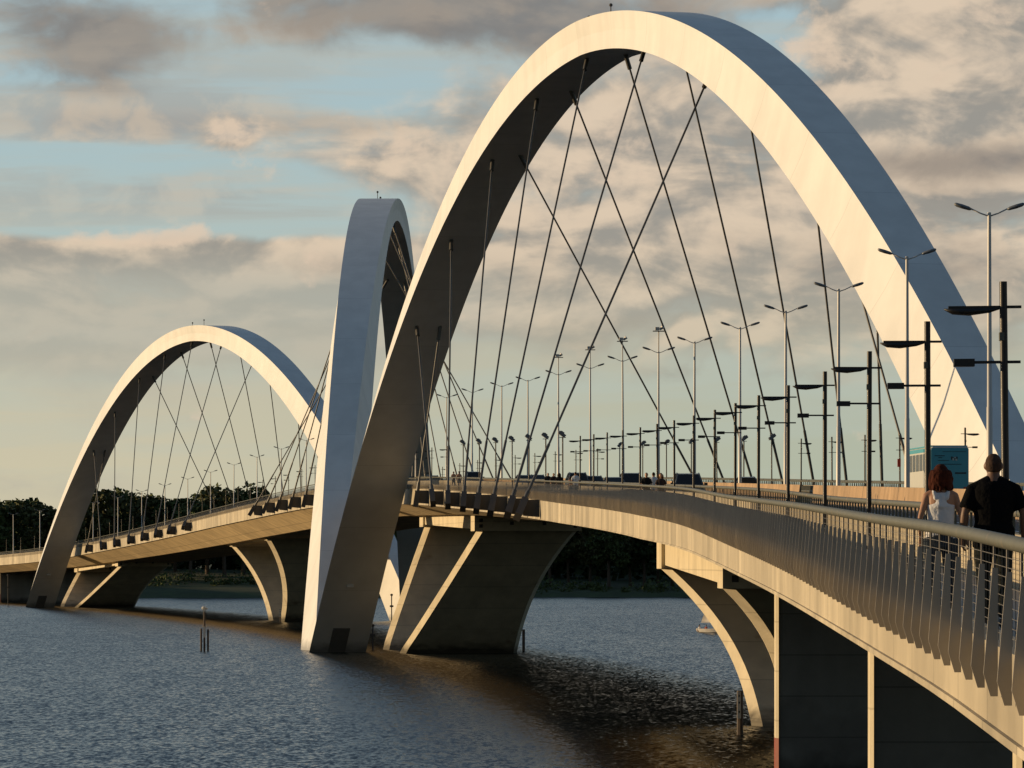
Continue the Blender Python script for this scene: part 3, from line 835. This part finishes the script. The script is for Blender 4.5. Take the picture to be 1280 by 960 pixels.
    if hair != 'none':
        mh = pbr('hair', hairc, .85, 0, .30, 14, .3, 30, spec=.10)
        m = MB()
        if hair == 'short':
            m.loft([ringz(0, y*k, (1.612+z)*k, rx*k, ry*k, 14) for z, y, rx, ry in ((-.06,-.012,.066,.070),(-.02,-.006,.0785,.081),(.02,.007,.0825,.099),(.06,.018,.080,.094),(.095,.025,.060,.075),(.122,.03,.03,.04))])
            solid(m, 'hair', mh, r, vox*k)
        else:
            m.loft([ringz(0, y*k, (1.612+z)*k, rx*k, ry*k, 14) for z, y, rx, ry in ((-.02,-.012,.084,.080),(.04,.004,.088,.096),(.085,.016,.076,.090),(.118,.025,.05,.06),(.132,.03,.02,.03))])
            hr = random.Random(5)
            for q in range(100):     # loose waves falling to the shoulders
                a = PI+hr.uniform(.0, PI) if hr.random() < .86 else hr.uniform(-.35,.35)+(0 if hr.random() < .5 else PI)
                rx, ry = .076+hr.uniform(0,.018), .072+hr.uniform(0,.014)
                pts = []; rr_ = []
                ph = hr.uniform(0, 6.28); ln = hr.uniform(.15,.25)
                for j in range(7):
                    t = j/6; z = 1.668-t*ln; fl = 1+.38*math.sin(t*2.2)
                    wob = .012*math.sin(ph+t*9)
                    pts.append(V(rx*fl*math.cos(a)+wob, ry*fl*math.sin(a)*1.0-.005+wob*.5, z)); rr_.append((.017-.010*t)*k)
                m.tube(pts, rr_, 6)
            solid(m, 'hair', mh, r, .010*k, 2)
    tag(r, label, 'person', group)
    return r
def place(x, o, lo=30, hi=700): 
    D = D_for(x, o, lo, hi); return D
Dw = place(1176, .72, 34, 120); Dm = place(1242, 1.02, 34, 120)
person(pos(Dw, .72, -1.10), head(Dw)-.02, 1.74, True, 1.0, (.33,.17,.10), 'tank', (.62,.62,.64), (.035,.045,.06), 'long', (.052,.013,.0065),
       arms={-1: ((-.235,-.045,1.13),(-.222,.045,.885)), 1: ((.235,-.02,1.14),(.30,.02,.90))}, vox=.011, stride=.13,
       label='woman with wavy red-brown hair in a white tank top walking away on the walkway', group='couple walking in the foreground')
person(pos(Dm, 1.02, -1.10), head(Dm)-.02, 1.84, False, 1.14, (.15,.08,.05), 'tshirt', (.005,.005,.0055), (.018,.02,.017), 'short', (.055,.034,.025),
       arms={-1: ((-.285,-.03,1.14),(-.30,.03,.90)), 1: ((.295,-.02,1.14),(.305,.06,.89))}, vox=.012, stride=-.14,
       label='man with close-cropped hair in a black t-shirt walking away beside the woman', group='couple walking in the foreground')
FAR = [
 (808, .9, 1.74, False, 'tshirt', (.015,.015,.016), 'short', 'walker in black, leftmost of the trio on the walkway', 'trio of walkers'),
 (817, 1.3, 1.76, False, 'tshirt', (.55,.57,.60), 'short', 'walker in a pale shirt in the middle of the trio', 'trio of walkers'),
 (826, 1.0, 1.70, True, 'tshirt', (.05,.035,.03), 'long', 'long-haired walker in dark brown, rightmost of the trio', 'trio of walkers'),
 (685, .8, 1.72, False, 'tshirt', (.02,.02,.022), 'short', 'walker in black at the left end of the group of five', 'group of five walkers'),
 (692, 1.1, 1.70, False, 'tshirt', (.03,.02,.02), 'short', 'walker in dark red-brown, second from left in the group of five', 'group of five walkers'),
 (699, .7, 1.72, True, 'tshirt', (.018,.016,.016), 'long', 'dark long-haired walker in the middle of the group of five', 'group of five walkers'),
 (713.5, .8, 1.50, True, 'none', (.3,.2,.15), 'long', 'short bare-shouldered walker beside the man in the white shirt', 'group of five walkers'),
 (719.5, 1.0, 1.80, False, 'tshirt', (.60,.62,.64), 'short', 'man in a white shirt at the right end of the group of five', 'group of five walkers'),
 (567, .8, 1.72, False, 'none', (.3,.2,.15), 'short', 'bare-chested walker, left one of the distant pair', 'distant bare-chested pair'),
 (574, .9, 1.74, False, 'none', (.3,.2,.15), 'short', 'bare-chested walker, right one of the distant pair', 'distant bare-chested pair'),
]
for j, (x, o_, h_, fem, tp, tc_, hr_, lab, g_) in enumerate(FAR):
    D = place(x, o_, 120, 700)
    person(pos(D, o_, -1.10), head(D)+(PI if j in (0, 2, 3, 4) else 0), h_, fem, 1.0, (.36,.20,.12), tp, tc_, (.04,.045,.06), hr_, (.03,.018,.012) if j != 2 else (.16,.08,.03), vox=.03, label=lab, shorts=(tp == 'none'), group=g_)

# ------------------------------------------------------------------ things in the water
def at_water(x, y):
    D = F*HC/(y-HZ); return ((x-640)/F*D, D)
def pile_cluster():
    X, Y = at_water(255.5, 813.5)
    r = tag(empty('channel_marker', (X, Y, 0)), 'dark three-pile channel marker with a lantern, in open water at left', 'marker')
    for dx, h in ((-.38,2.6),(0,4.6),(.42,2.5)):
        MB().tube([(dx,0,-1.2),(dx,0,h)], .12, 8).build('pile', M_WOOD, r)
    MB().box((-.02,-.14,2.2), (.22,.05,1.3)).build('marker_board', M_PALE, r)
    mb = MB(); mb.box((0,0,4.72), (.5,.3,.10)); mb.ball((-.05,0,5.0), (.28,.2,.22), 8, 6); mb.box((.22,0,4.92), (.3,.16,.2))
    mb.build('lantern', M_PALE, r)
pile_cluster()
def single_pile(x, y, h, w, lab, board=None):
    X, Y = at_water(x, y)
    r = tag(empty('mooring_pile', (X, Y, 0)), lab, 'pile')
    MB().tube([(0,0,-1.2),(0,0,h)], w, 8).build('pile', M_WOOD, r)
    if board:
        b0, b1, bw = board
        MB().box((-w*.35,-w-.04,(b0+b1)/2), (bw,.07,b1-b0)).build('marker_board', M_PALE, r)
        m = MB()
        for t in (.25, .6, .85): m.box((-w*.3,-w-.08,b0+(b1-b0)*t), (bw*.35,.03,.12))
        m.build('board_mark', M_DARKMET, r)
single_pile(925, 918.5, 2.68, .19, 'square-topped pile with a pale board, right foreground beside the curved pier', (1.0,2.62,.22))
single_pile(350.5, 777.5, 2.4, .11, 'small pile with a pale board just left of the edge-on arch', (.9,2.35,.42))
single_pile(654.5, 813.5, 2.5, .17, 'plain dark pile right of the mid-water V pier')
def lantern_post(x, y, h, lab, drop_=0):
    X, Y = at_water(x, y)
    r = tag(empty('lantern_post', (X, Y, 0)), lab, 'lantern post')
    MB().tube([(0,0,-1),(0,0,h)], .09, 8).build('pole', M_DARKMET, r)
    mb = MB(); mb.ball((0,0,h+.1), (.24,.24,.2), 8, 6); mb.box((0,0,h*.62), (.62,.3,.3)); mb.build('lantern', M_DARKMET, r)
lantern_post(489.5, 779.5, 4.7, 'slim dark lantern post before the sunlit arch foot at centre')
lantern_post(10, 757.5, 7.0, 'dark lantern post at the far left edge under the bridge')
lantern_post(466, 812.5, 2.8, 'thin dark post close behind the nearest arch\'s left foot')
# sailing dinghy
X, Y = at_water(889, 791); M_SAIL = pbr('sailcloth', (.62,.58,.52), .8, 0, .08, 1.5, .2, 3); M_HULL = pbr('hull_white', (.55,.53,.50), .4)
BR = math.radians(-38)
boat = tag(empty('sailboat', (X, Y, 0), BR), 'white sailing dinghy with two sails and crew, partly behind the curved pier', 'sailboat')
rings = []
for x, hw, zb, zt in ((-2.3,.55,.10,.62),(-1.6,.78,-.02,.60),(0,.88,-.08,.60),(1.4,.66,-.04,.68),(2.3,.24,.06,.78),(2.65,.03,.35,.84)):
    rings.append([(x,-hw,zt),(x,-hw*.85,zb+.15),(x,-hw*.4,zb),(x,hw*.4,zb),(x,hw*.85,zb+.15),(x,hw,zt)])
MB().loft(rings).build('hull', M_HULL, boat, smooth=True, angle=.7)
MB().tube([(.55,0,.5),(.55,0,7.4)], [.06,.035], 8).build('mast', M_LAMPG, boat)
MB().tube([(.5,0,1.45),(-2.0,.25,1.5)], .045, 8).build('boom', M_LAMPG, boat)
def sail(name, A, B, C, belly):
    mb = MB(); n = 10; vs = []
    A, B, C = map(Vector, (A, B, C))
    for i in range(n+1):
        for j in range(n+1):
            u, v = i/n, j/n; p = A*(1-v)+(B*(1-u)+C*u)*v; p.y += belly*math.sin(PI*u)*math.sin(PI*min(v,1)*.9); vs.append(p)
    fs = [(i*(n+1)+j, (i+1)*(n+1)+j, (i+1)*(n+1)+j+1, i*(n+1)+j+1) for i in range(n) for j in range(n)]
    back = [Vector(p)+Vector((0,.012,0)) for p in vs]
    mb.add(vs, fs); mb.add(back, [tuple(reversed(q)) for q in fs])
    mb.build(name, M_SAIL, boat, smooth=True)
sail('mainsail', (.48,0,6.9), (.48,0,1.55), (-1.95,.25,1.6), .35)
sail('jib', (.62,0,6.0), (.72,0,1.1), (2.5,0,.95), .25)
for dx, c_, lab in ((-1.95,(.55,.55,.55),'sailor in a pale shirt sitting at the stern of the dinghy'),(-.75,(.30,.05,.03),'sailor in a red shirt sitting amidships in the dinghy')):
    r = tag(empty('person', (X+dx*math.cos(BR)-.2*math.sin(-BR), Y+dx*math.sin(BR)-.2*math.cos(BR), .34), BR), lab, 'person', 'crew of the dinghy')
    m = MB(); m.loft([ringz(0,0,z,rx,ry,10) for z, rx, ry in ((0,.19,.16),(.25,.16,.12),(.45,.19,.12),(.54,.10,.08),(.60,.05,.05))])
    m.ball((0,.02,.72), (.085,.10,.12), 10, 8)
    for sx in (-1, 1):
        m.tube([(sx*.18,0,.46),(sx*.26,-.12,.25),(sx*.14,-.32,.16)], [.05,.042,.03], 8)
        m.tube([(sx*.09,0,.08),(sx*.13,-.42,.14),(sx*.12,-.44,-.22)], [.085,.06,.045], 8)
    solid(m, 'body', pbr('skin', (.34,.19,.12), .6), r, .025, 3)
    m = MB(); m.loft([ringz(0,0,z,rx,ry,10) for z, rx, ry in ((.02,.205,.175),(.25,.18,.14),(.45,.205,.135),(.545,.11,.09))])
    for sx in (-1, 1): m.tube([(sx*.17,0,.46),(sx*.23,-.07,.34)], [.065,.06], 8)
    solid(m, 'shirt', pbr('sailor_shirt', c_, .8), r, .025, 3)
    MB().ball((0,.0,.78), (.092,.105,.085), 10, 7).build('hair', pbr('hair', (.02,.014,.01), .6), r, smooth=True)

# ------------------------------------------------------------------ water and land
def water_mat():
    m = bpy.data.materials.new('lake_water'); nt = nodes_of(m); N = nt.nodes; L = nt.links
    out = N.new('ShaderNodeOutputMaterial'); p = N.new('ShaderNodeBsdfPrincipled'); L.new(p.outputs[0], out.inputs[0])
    p.inputs['Base Color'].default_value = (.010,.014,.014,1); p.inputs['Roughness'].default_value = .20; p.inputs['IOR'].default_value = 1.33
    geo = N.new('ShaderNodeNewGeometry')
    # wavelet slopes: two independent slope fields per wave band; the wind blows towards -y, so lee faces are the steeper ones
    def V3(op, a, b=None):
        n = N.new('ShaderNodeVectorMath'); n.operation = op
        for i, q in enumerate((a, b)):
            if q is None: continue
            if isinstance(q, tuple): n.inputs[i].default_value = q
            else: L.new(q, n.inputs[i])
        return n.outputs[0]
    tot = None
    for sx, sy, ax, ay, det in ((3.6,1.1,.24,.62,2),(1.5,.40,.10,.20,3),(.45,.09,.04,.085,2),(.04,.009,.015,.06,2)):
        mp = N.new('ShaderNodeMapping'); mp.inputs['Scale'].default_value = (sx, sy, 1); mp.inputs['Rotation'].default_value = (0,0,.06)
        L.new(geo.outputs['Position'], mp.inputs[0])
        nz = N.new('ShaderNodeTexNoise'); nz.inputs['Scale'].default_value = 1; nz.inputs['Detail'].default_value = det; nz.inputs['Roughness'].default_value = .6
        L.new(mp.outputs[0], nz.inputs['Vector'])
        q = V3('MULTIPLY', V3('SUBTRACT', nz.outputs['Color'], (.5,.5,.5)), (ax, ay, 0))
        tot = q if tot is None else V3('ADD', tot, q)
    nrm = V3('NORMALIZE', V3('ADD', tot, (0,-.13,1)))
    L.new(nrm, p.inputs['Normal'])
    return m
mb = MB(); mb.add([(-9000,-600,0),(9000,-600,0),(9000,14000,0),(-9000,14000,0)], [(0,1,2,3)])
tag(mb.build('water', water_mat()), kind='structure')
def land_h(x, y):
    d = y-1205-14*math.sin(x*.011)-6*math.sin(x*.037+1)
    if d <= 0: return max(-2.0, d*.12)
    return min(1.2+d*.055, 7.0)+min(max(d-110,0)*.012, 6)+1.2*math.sin(x*.02+y*.013)*min(1, d/60)
xs = np.concatenate([np.arange(-2400,-400,100), np.arange(-400,500,14), np.arange(500,2401,100)]); ys = np.concatenate([np.arange(1170,1300,5), np.arange(1300,1600,25), [1700,2000,3000,5000,9000]])
mb = MB(); vs = [(x, y, land_h(x, y)) for y in ys for x in xs]; nx = len(xs)
mb.add(vs, [(j*nx+i, j*nx+i+1, (j+1)*nx+i+1, (j+1)*nx+i) for j in range(len(ys)-1) for i in range(nx-1)])
M_LAND = pbr('shore_grass', (.032,.052,.014), .9, 0, .4, .15, .4, 1.5, dirt=((.10,.06,.035), .66, .80, .05))
tag(mb.build('far_shore', M_LAND, smooth=True), kind='structure')

# trees
def leaf_cloud(mb, c, R, n, size, r_):
    for _ in range(n):
        while True:
            p = Vector((r_.uniform(-1,1), r_.uniform(-1,1), r_.uniform(-1,1)))
            if .35 < p.length < 1: break
        p = Vector(c)+Vector((p.x*R[0], p.y*R[1], p.z*R[2]))
        s = size*r_.uniform(.6,1.3)
        a = Vector((r_.gauss(0,1), r_.gauss(0,1), r_.gauss(0,1))).normalized(); b = a.orthogonal().normalized(); c2 = a.cross(b)
        th = r_.uniform(0, 6.28); u = b*math.cos(th)+c2*math.sin(th); v = a.cross(u)
        mb.add([p-u*s-v*s*.5, p+u*s*.2-v*s*.7, p+u*s+v*s*.3, p-u*s*.1+v*s*.7], [(0,1,2,3)])
def make_tree(seed, h=24.0, rad=8.0, mat=None):
    r_ = random.Random(seed); r = empty('tree', (0,0,0)); 
    t = MB(); t.tube([(0,0,-.5),(.2,.1,h*.25),(.5,-.2,h*.55)], [.55,.42,.22], 8)
    for k in range(6):
        a = r_.uniform(0, 6.28); z = h*r_.uniform(.25,.5)
        t.tube([(.25,0,z),(math.cos(a)*rad*.4, math.sin(a)*rad*.4, z+h*.14),(math.cos(a)*rad*.7, math.sin(a)*rad*.7, z+h*.25)], [.2,.13,.05], 6)
    t.build('trunk', M_TRUNK, r)
    cb = MB()
    for k in range(15):
        a = r_.uniform(0, 6.28); q = r_.uniform(0,.72)*rad; z = h*r_.uniform(.34,.86)
        sh_ = 1-.5*max(0, z/h-.5)
        R = rad*r_.uniform(.28,.48)
        leaf_cloud(cb, (math.cos(a)*q*sh_, math.sin(a)*q*sh_, z), (R, R, R*r_.uniform(.6,.9)), 150, .62, r_)
    cb.build('crown', mat, r)
    return r
protos = [make_tree(10+k, 24, 7.5+1.3*(k % 3), M_LEAF[k % 3]) for k in range(6)]
used = [False]*6
# skyline tops read off the photograph's tree line: image column -> image row
SKX = [-60,0,40,70,95,125,150,180,215,245,270,300,325,350,400,450,520]
SKY_ = [622,619,617,632,628,606,603,611,621,612,605,600,604,618,628,640,650]
order = []
x = -55
tr = random.Random(3)
k = 0
while x < 980:
    Y = 1245+tr.uniform(-14,40)
    X = (x-640)/F*Y
    if x < 400: top = float(np.interp(x, SKX, SKY_))+tr.uniform(-3,6)
    else: top = 640+tr.uniform(-8,14)
    z0 = land_h(X, Y); hgt = HC+(HZ-top)*Y/F-z0
    order.append((x, X, Y, z0, hgt)); x += tr.uniform(17,27)
for k, (x, X, Y, z0, hgt) in enumerate(order):
    j = tr.randrange(6)
    o = copy_tree(protos[j]) if used[j] else protos[j]; used[j] = True
    o.location = (X, Y, z0-.3); s_ = hgt/24.0; o.scale = (s_*tr.uniform(.95,1.25), s_*tr.uniform(.95,1.25), s_*1.06); o.rotation_euler = (0,0,tr.uniform(0,6.28))
    if x < 400: tag(o, 'dark bushy tree on the far shore skyline, %s from the left' % ordinal(k+1), 'tree', 'trees on the far shore')
    else: tag(o, 'dark tree in the shaded belt on the far shore under the bridge', 'tree', 'shaded trees seen under the bridge')
for j in range(6):
    if not used[j]:
        for c_ in list(protos[j].children): bpy.data.objects.remove(c_)
        bpy.data.objects.remove(protos[j])
# the wood behind them, one dense mass
wb = MB(); wr = random.Random(11)
for _ in range(330):
    x = wr.uniform(-140, 1320); Y = wr.uniform(1290, 1420); X = (x-640)/F*Y
    top = (float(np.interp(x, SKX, SKY_)) if x < 400 else 642)+wr.uniform(4,26)
    zt = HC+(HZ-top)*Y/F; z0 = land_h(X, Y); hh = max(zt-z0, 6)
    leaf_cloud(wb, (X, Y, z0+hh*.55), (7.5, 7.5, hh*.45), 90, 1.25, wr)
    leaf_cloud(wb, (X, Y, z0+hh*.25), (7.5, 6.0, hh*.3), 50, 1.5, wr)
tag(wb.build('woodland', M_LEAF[0]), 'dense dark woodland rising behind the front trees on the far shore', 'woodland', kind='stuff')
# low shrubs along the bank
sb_ = MB()
for _ in range(240):
    x = wr.uniform(-120, 1320); Y = wr.uniform(1214, 1238); X = (x-640)/F*Y; z0 = land_h(X, Y); R = wr.uniform(.8,2.6)
    leaf_cloud(sb_, (X, Y, z0+R*.6), (R*1.5, R, R), 34, .45, wr)
tag(sb_.build('bank_undergrowth', M_LEAF[1]), 'low undergrowth along the grassy far bank', 'undergrowth', kind='stuff')

# ------------------------------------------------------------------ sun, sky, camera
PHI, ELV = math.radians(10), math.radians(5.6)
sd = Vector((-math.cos(PHI)*math.cos(ELV), math.sin(PHI)*math.cos(ELV), math.sin(ELV)))
sun = bpy.data.lights.new('sun', 'SUN'); sun.energy = 4.8; sun.angle = math.radians(.5); sun.color = (1.0,.715,.39)
so = bpy.data.objects.new('sun', sun); COL.objects.link(so); so.rotation_euler = (-sd).to_track_quat('-Z', 'Y').to_euler(); so.location = (-200, 300, 200)

w = bpy.data.worlds.new('World'); S.world = w; w.use_nodes = True; nt = w.node_tree; nt.nodes.clear(); N = nt.nodes; L = nt.links
out = N.new('ShaderNodeOutputWorld'); bg = N.new('ShaderNodeBackground'); L.new(bg.outputs[0], out.inputs[0])
SKS = .10
bg.inputs[1].default_value = SKS
sky = N.new('ShaderNodeTexSky'); sky.sky_type = 'NISHITA'; sky.sun_disc = False; sky.sun_elevation = ELV; sky.sun_rotation = math.atan2(sd.x, sd.y); sky.altitude = 1000; sky.air_density = 1.0; sky.dust_density = 1.0; sky.ozone_density = 1.5
tc = N.new('ShaderNodeTexCoord'); sp = N.new('ShaderNodeSeparateXYZ'); L.new(tc.outputs['Generated'], sp.inputs[0])
def M(op, a, b=None, c=None, clamp=False):
    n = N.new('ShaderNodeMath'); n.operation = op; n.use_clamp = clamp
    for i, q in enumerate((a, b, c)):
        if q is None: continue
        if isinstance(q, (int, float)): n.inputs[i].default_value = q
        else: L.new(q, n.inputs[i])
    return n.outputs[0]
def smooth(v, a, b):
    n = N.new('ShaderNodeMapRange'); n.interpolation_type = 'SMOOTHSTEP'; n.inputs[1].default_value = a; n.inputs[2].default_value = b
    L.new(v, n.inputs[0]); return n.outputs[0]
az = M('ARCTAN2', sp.outputs[0], sp.outputs[1]); el = M('ARCSINE', sp.outputs[2])
# u, v: sky position in hundredths of ~1.08 degrees (az right, elevation up)
u = M('MULTIPLY', az, F/100); v = M('MULTIPLY', el, F/100)
def comb(a, b, c=0.0):
    n = N.new('ShaderNodeCombineXYZ')
    for i, q in enumerate((a, b, c)):
        if isinstance(q, (int, float)): n.inputs[i].default_value = q
        else: L.new(q, n.inputs[i])
    return n.outputs[0]
def noise(uu, vv, su, sv, det, rough=.55, seed=0.0, dist=0.0):
    n = N.new('ShaderNodeTexNoise'); n.inputs['Scale'].default_value = 1; n.inputs['Detail'].default_value = det; n.inputs['Roughness'].default_value = rough; n.inputs['Distortion'].default_value = dist
    L.new(comb(M('MULTIPLY', uu, su), M('MULTIPLY', vv, sv), seed), n.inputs['Vector']); return n.outputs[0]
def blob(px, py, rx, ry, wgt):
    cx, cy = (px-640)/100, (700-py)/100
    a = M('DIVIDE', M('SUBTRACT', u, cx), rx/100); b = M('DIVIDE', M('SUBTRACT', v, cy), ry/100)
    e = M('EXPONENT', M('MULTIPLY', M('ADD', M('MULTIPLY', a, a), M('MULTIPLY', b, b)), -1.0))
    return M('MULTIPLY', e, wgt)
def total(lst):
    t = lst[0]
    for q in lst[1:]: t = M('ADD', t, q)
    return t
def mix(f, a, b):
    n = N.new('ShaderNodeMixRGB')
    for i, q in enumerate((f, a, b)):
        if isinstance(q, tuple): n.inputs[i].default_value = (*q, 1)
        elif isinstance(q, (int, float)): n.inputs[i].default_value = q
        else: L.new(q, n.inputs[i])
    return n.outputs[0]
K = 1/SKS
def C(r, g, b): return (r*K, g*K, b*K)
nbig = noise(u, v, .42, 1.0, 6, .50, 1.3, .5)
nfin = noise(u, v, 1.1, 1.6, 9, .55, 7.7, .35)
nstr = noise(u, v, .16, 1.7, 6, .55, 3.1, .3)
# lit side of the cloud bodies: where the cloud thins towards the low sun at the left
du, dv = -.22, .22
nb2 = noise(M('ADD', u, du), M('ADD', v, dv), .42, 1.0, 6, .50, 1.3, .5)
nf2 = noise(M('ADD', u, du), M('ADD', v, dv), 1.1, 1.6, 9, .55, 7.7, .35)
lit = smooth(M('ADD', M('MULTIPLY', M('SUBTRACT', nbig, nb2), 1.25), M('MULTIPLY', M('SUBTRACT', nfin, nf2), .46)), -.14, .15)
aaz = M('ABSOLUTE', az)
front = M('MAXIMUM', M('MULTIPLY', smooth(aaz, 2.2, 1.2), smooth(az, .25, -.1)), smooth(aaz, .9, .25))           # falls off behind and to the right, where sky is dimmed to cut fill
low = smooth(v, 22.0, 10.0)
# clear sky with the blue of the photograph's gaps
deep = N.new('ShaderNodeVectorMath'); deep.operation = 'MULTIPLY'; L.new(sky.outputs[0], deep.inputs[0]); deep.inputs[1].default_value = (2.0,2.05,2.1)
gap = mix(smooth(v, 2.0, 7.0), C(.44,.52,.49), C(.385,.52,.575))
clear = mix(M('MULTIPLY', M('MULTIPLY', low, front), .88), deep.outputs[0], gap)
# thin veil, thick towards the horizon
vh = smooth(v, 4.6, .3)
veil = M('ADD', M('MULTIPLY', vh, .92), M('MULTIPLY', smooth(nstr, .36, .68), .62), clamp=True)
up = smooth(v, 12.0, 7.5)
veilc = mix(smooth(u, -6.4, 5.0), C(.61,.55,.385), C(.43,.47,.36))
veilc = mix(smooth(v, .6, 4.5), veilc, C(.50,.475,.39))
col = mix(M('MULTIPLY', M('MULTIPLY', veil, .95), up), clear, veilc)
# beige middle clouds
dm = total([M('MULTIPLY', M('SUBTRACT', nbig, .5), 1.25), M('MULTIPLY', M('SUBTRACT', nfin, .5), .62),
            blob(1190,80,270,150,.62), blob(870,320,330,170,.42), blob(640,150,170,60,.34), M('MULTIPLY', M('MULTIPLY', smooth(v, 4.15, 3.85), smooth(v, 1.6, 3.2)), M('MULTIPLY', smooth(u, .2, -2.2), .55)), blob(480,215,220,36,.32), blob(290,170,30,20,.62), blob(1000,150,60,50,.2), blob(1150,400,300,120,.25),
            blob(955,70,60,60,-.85), blob(150,235,330,42,-.75), blob(330,95,200,45,-.45), blob(900,545,500,95,-.55), blob(60,150,200,30,.12)])
am = smooth(dm, -.10, .36)
cm = mix(lit, C(.315,.29,.255), C(.74,.585,.43))
cm = mix(M('MULTIPLY', smooth(v, 4.6, 1.0), .7), cm, C(.52,.48,.35))
cm = mix(M('MULTIPLY', M('MULTIPLY', smooth(u, .6, -1.6), smooth(v, 3.95, 3.3)), .68), cm, C(.44,.435,.37))
col = mix(M('MULTIPLY', am, M('ADD', .60, M('MULTIPLY', smooth(v, 1.0, 4.0), .32))), col, cm)
# dark flat-bottomed clouds along the top and the shaded bands
dd = total([M('MULTIPLY', M('SUBTRACT', nbig, .5), .55), M('MULTIPLY', M('SUBTRACT', nfin, .5), .75),
            blob(580,14,340,46,.66), blob(135,66,100,52,.60), blob(30,20,110,50,.30), blob(1180,205,200,26,.46), blob(1090,150,60,30,.1), blob(1130,330,210,70,.26), blob(210,158,330,18,.38), blob(100,120,220,10,.2), blob(930,470,220,22,.22), blob(700,60,130,40,.3), blob(300,330,420,18,.12)])
ad_ = smooth(dd, .10, .56)
cd = mix(M('MULTIPLY', lit, .45), C(.205,.188,.178), C(.42,.345,.27))
col = mix(M('MULTIPLY', ad_, .88), col, cd)
# clouds thin out overhead; unseen sky behind is dimmed to weaken fill light
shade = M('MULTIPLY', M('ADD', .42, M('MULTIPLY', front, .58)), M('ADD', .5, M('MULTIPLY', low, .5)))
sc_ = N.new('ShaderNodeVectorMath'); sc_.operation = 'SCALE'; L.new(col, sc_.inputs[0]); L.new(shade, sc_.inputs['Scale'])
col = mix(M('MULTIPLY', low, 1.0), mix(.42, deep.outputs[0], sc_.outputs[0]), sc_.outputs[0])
# thin grey stratus streaks across the open band at the left, and small lit cumulus heads
st_ = M('MULTIPLY', smooth(nstr, .44, .60), total([blob(260,215,380,75,.85), blob(150,140,330,60,.6)]), None, True)
col = mix(M('MULTIPLY', st_, .8), col, mix(smooth(nfin, .42, .6), C(.36,.375,.365), C(.56,.49,.40)))
hd_ = total([M('MULTIPLY', M('SUBTRACT', nfin, .5), 1.7), M('MULTIPLY', M('SUBTRACT', noise(u, v, 3.4, 4.2, 6, .55, 2.2, .2), .5), .9), blob(290,170,36,22,.80), blob(500,190,60,26,.5), blob(235,296,140,18,.62), blob(960,315,60,60,.35), blob(1015,70,40,60,.4), blob(1180,60,150,60,.35), blob(770,200,90,50,.32)])
col = mix(M('MULTIPLY', smooth(hd_, .26, .72), .8), col, C(.74,.585,.44))
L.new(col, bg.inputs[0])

cam = bpy.data.cameras.new('camera'); co = bpy.data.objects.new('camera', cam); COL.objects.link(co); S.camera = co
co.location = (0, 0, HC); co.rotation_euler = (PI/2, 0, 0)
cam.sensor_fit = 'HORIZONTAL'; cam.sensor_width = 36; cam.lens = F/1280*36; cam.shift_y = (HZ-480)/1280; cam.clip_start = .5; cam.clip_end = 30000
S.view_settings.view_transform = 'Standard'; S.view_settings.look = 'None'; S.view_settings.exposure = 0; S.view_settings.gamma = 1; S.view_settings.use_curve_mapping = False
S.render.engine = 'CYCLES'; S.cycles.use_denoising = True
try: S.cycles.denoiser = 'OPENIMAGEDENOISE'; S.cycles.denoising_input_passes = 'RGB_ALBEDO_NORMAL'
except Exception: pass
S.cycles.max_bounces = 6; S.cycles.diffuse_bounces = 3; S.cycles.glossy_bounces = 4; S.cycles.caustics_reflective = False; S.cycles.caustics_refractive = False
S.cycles.sample_clamp_indirect = 6
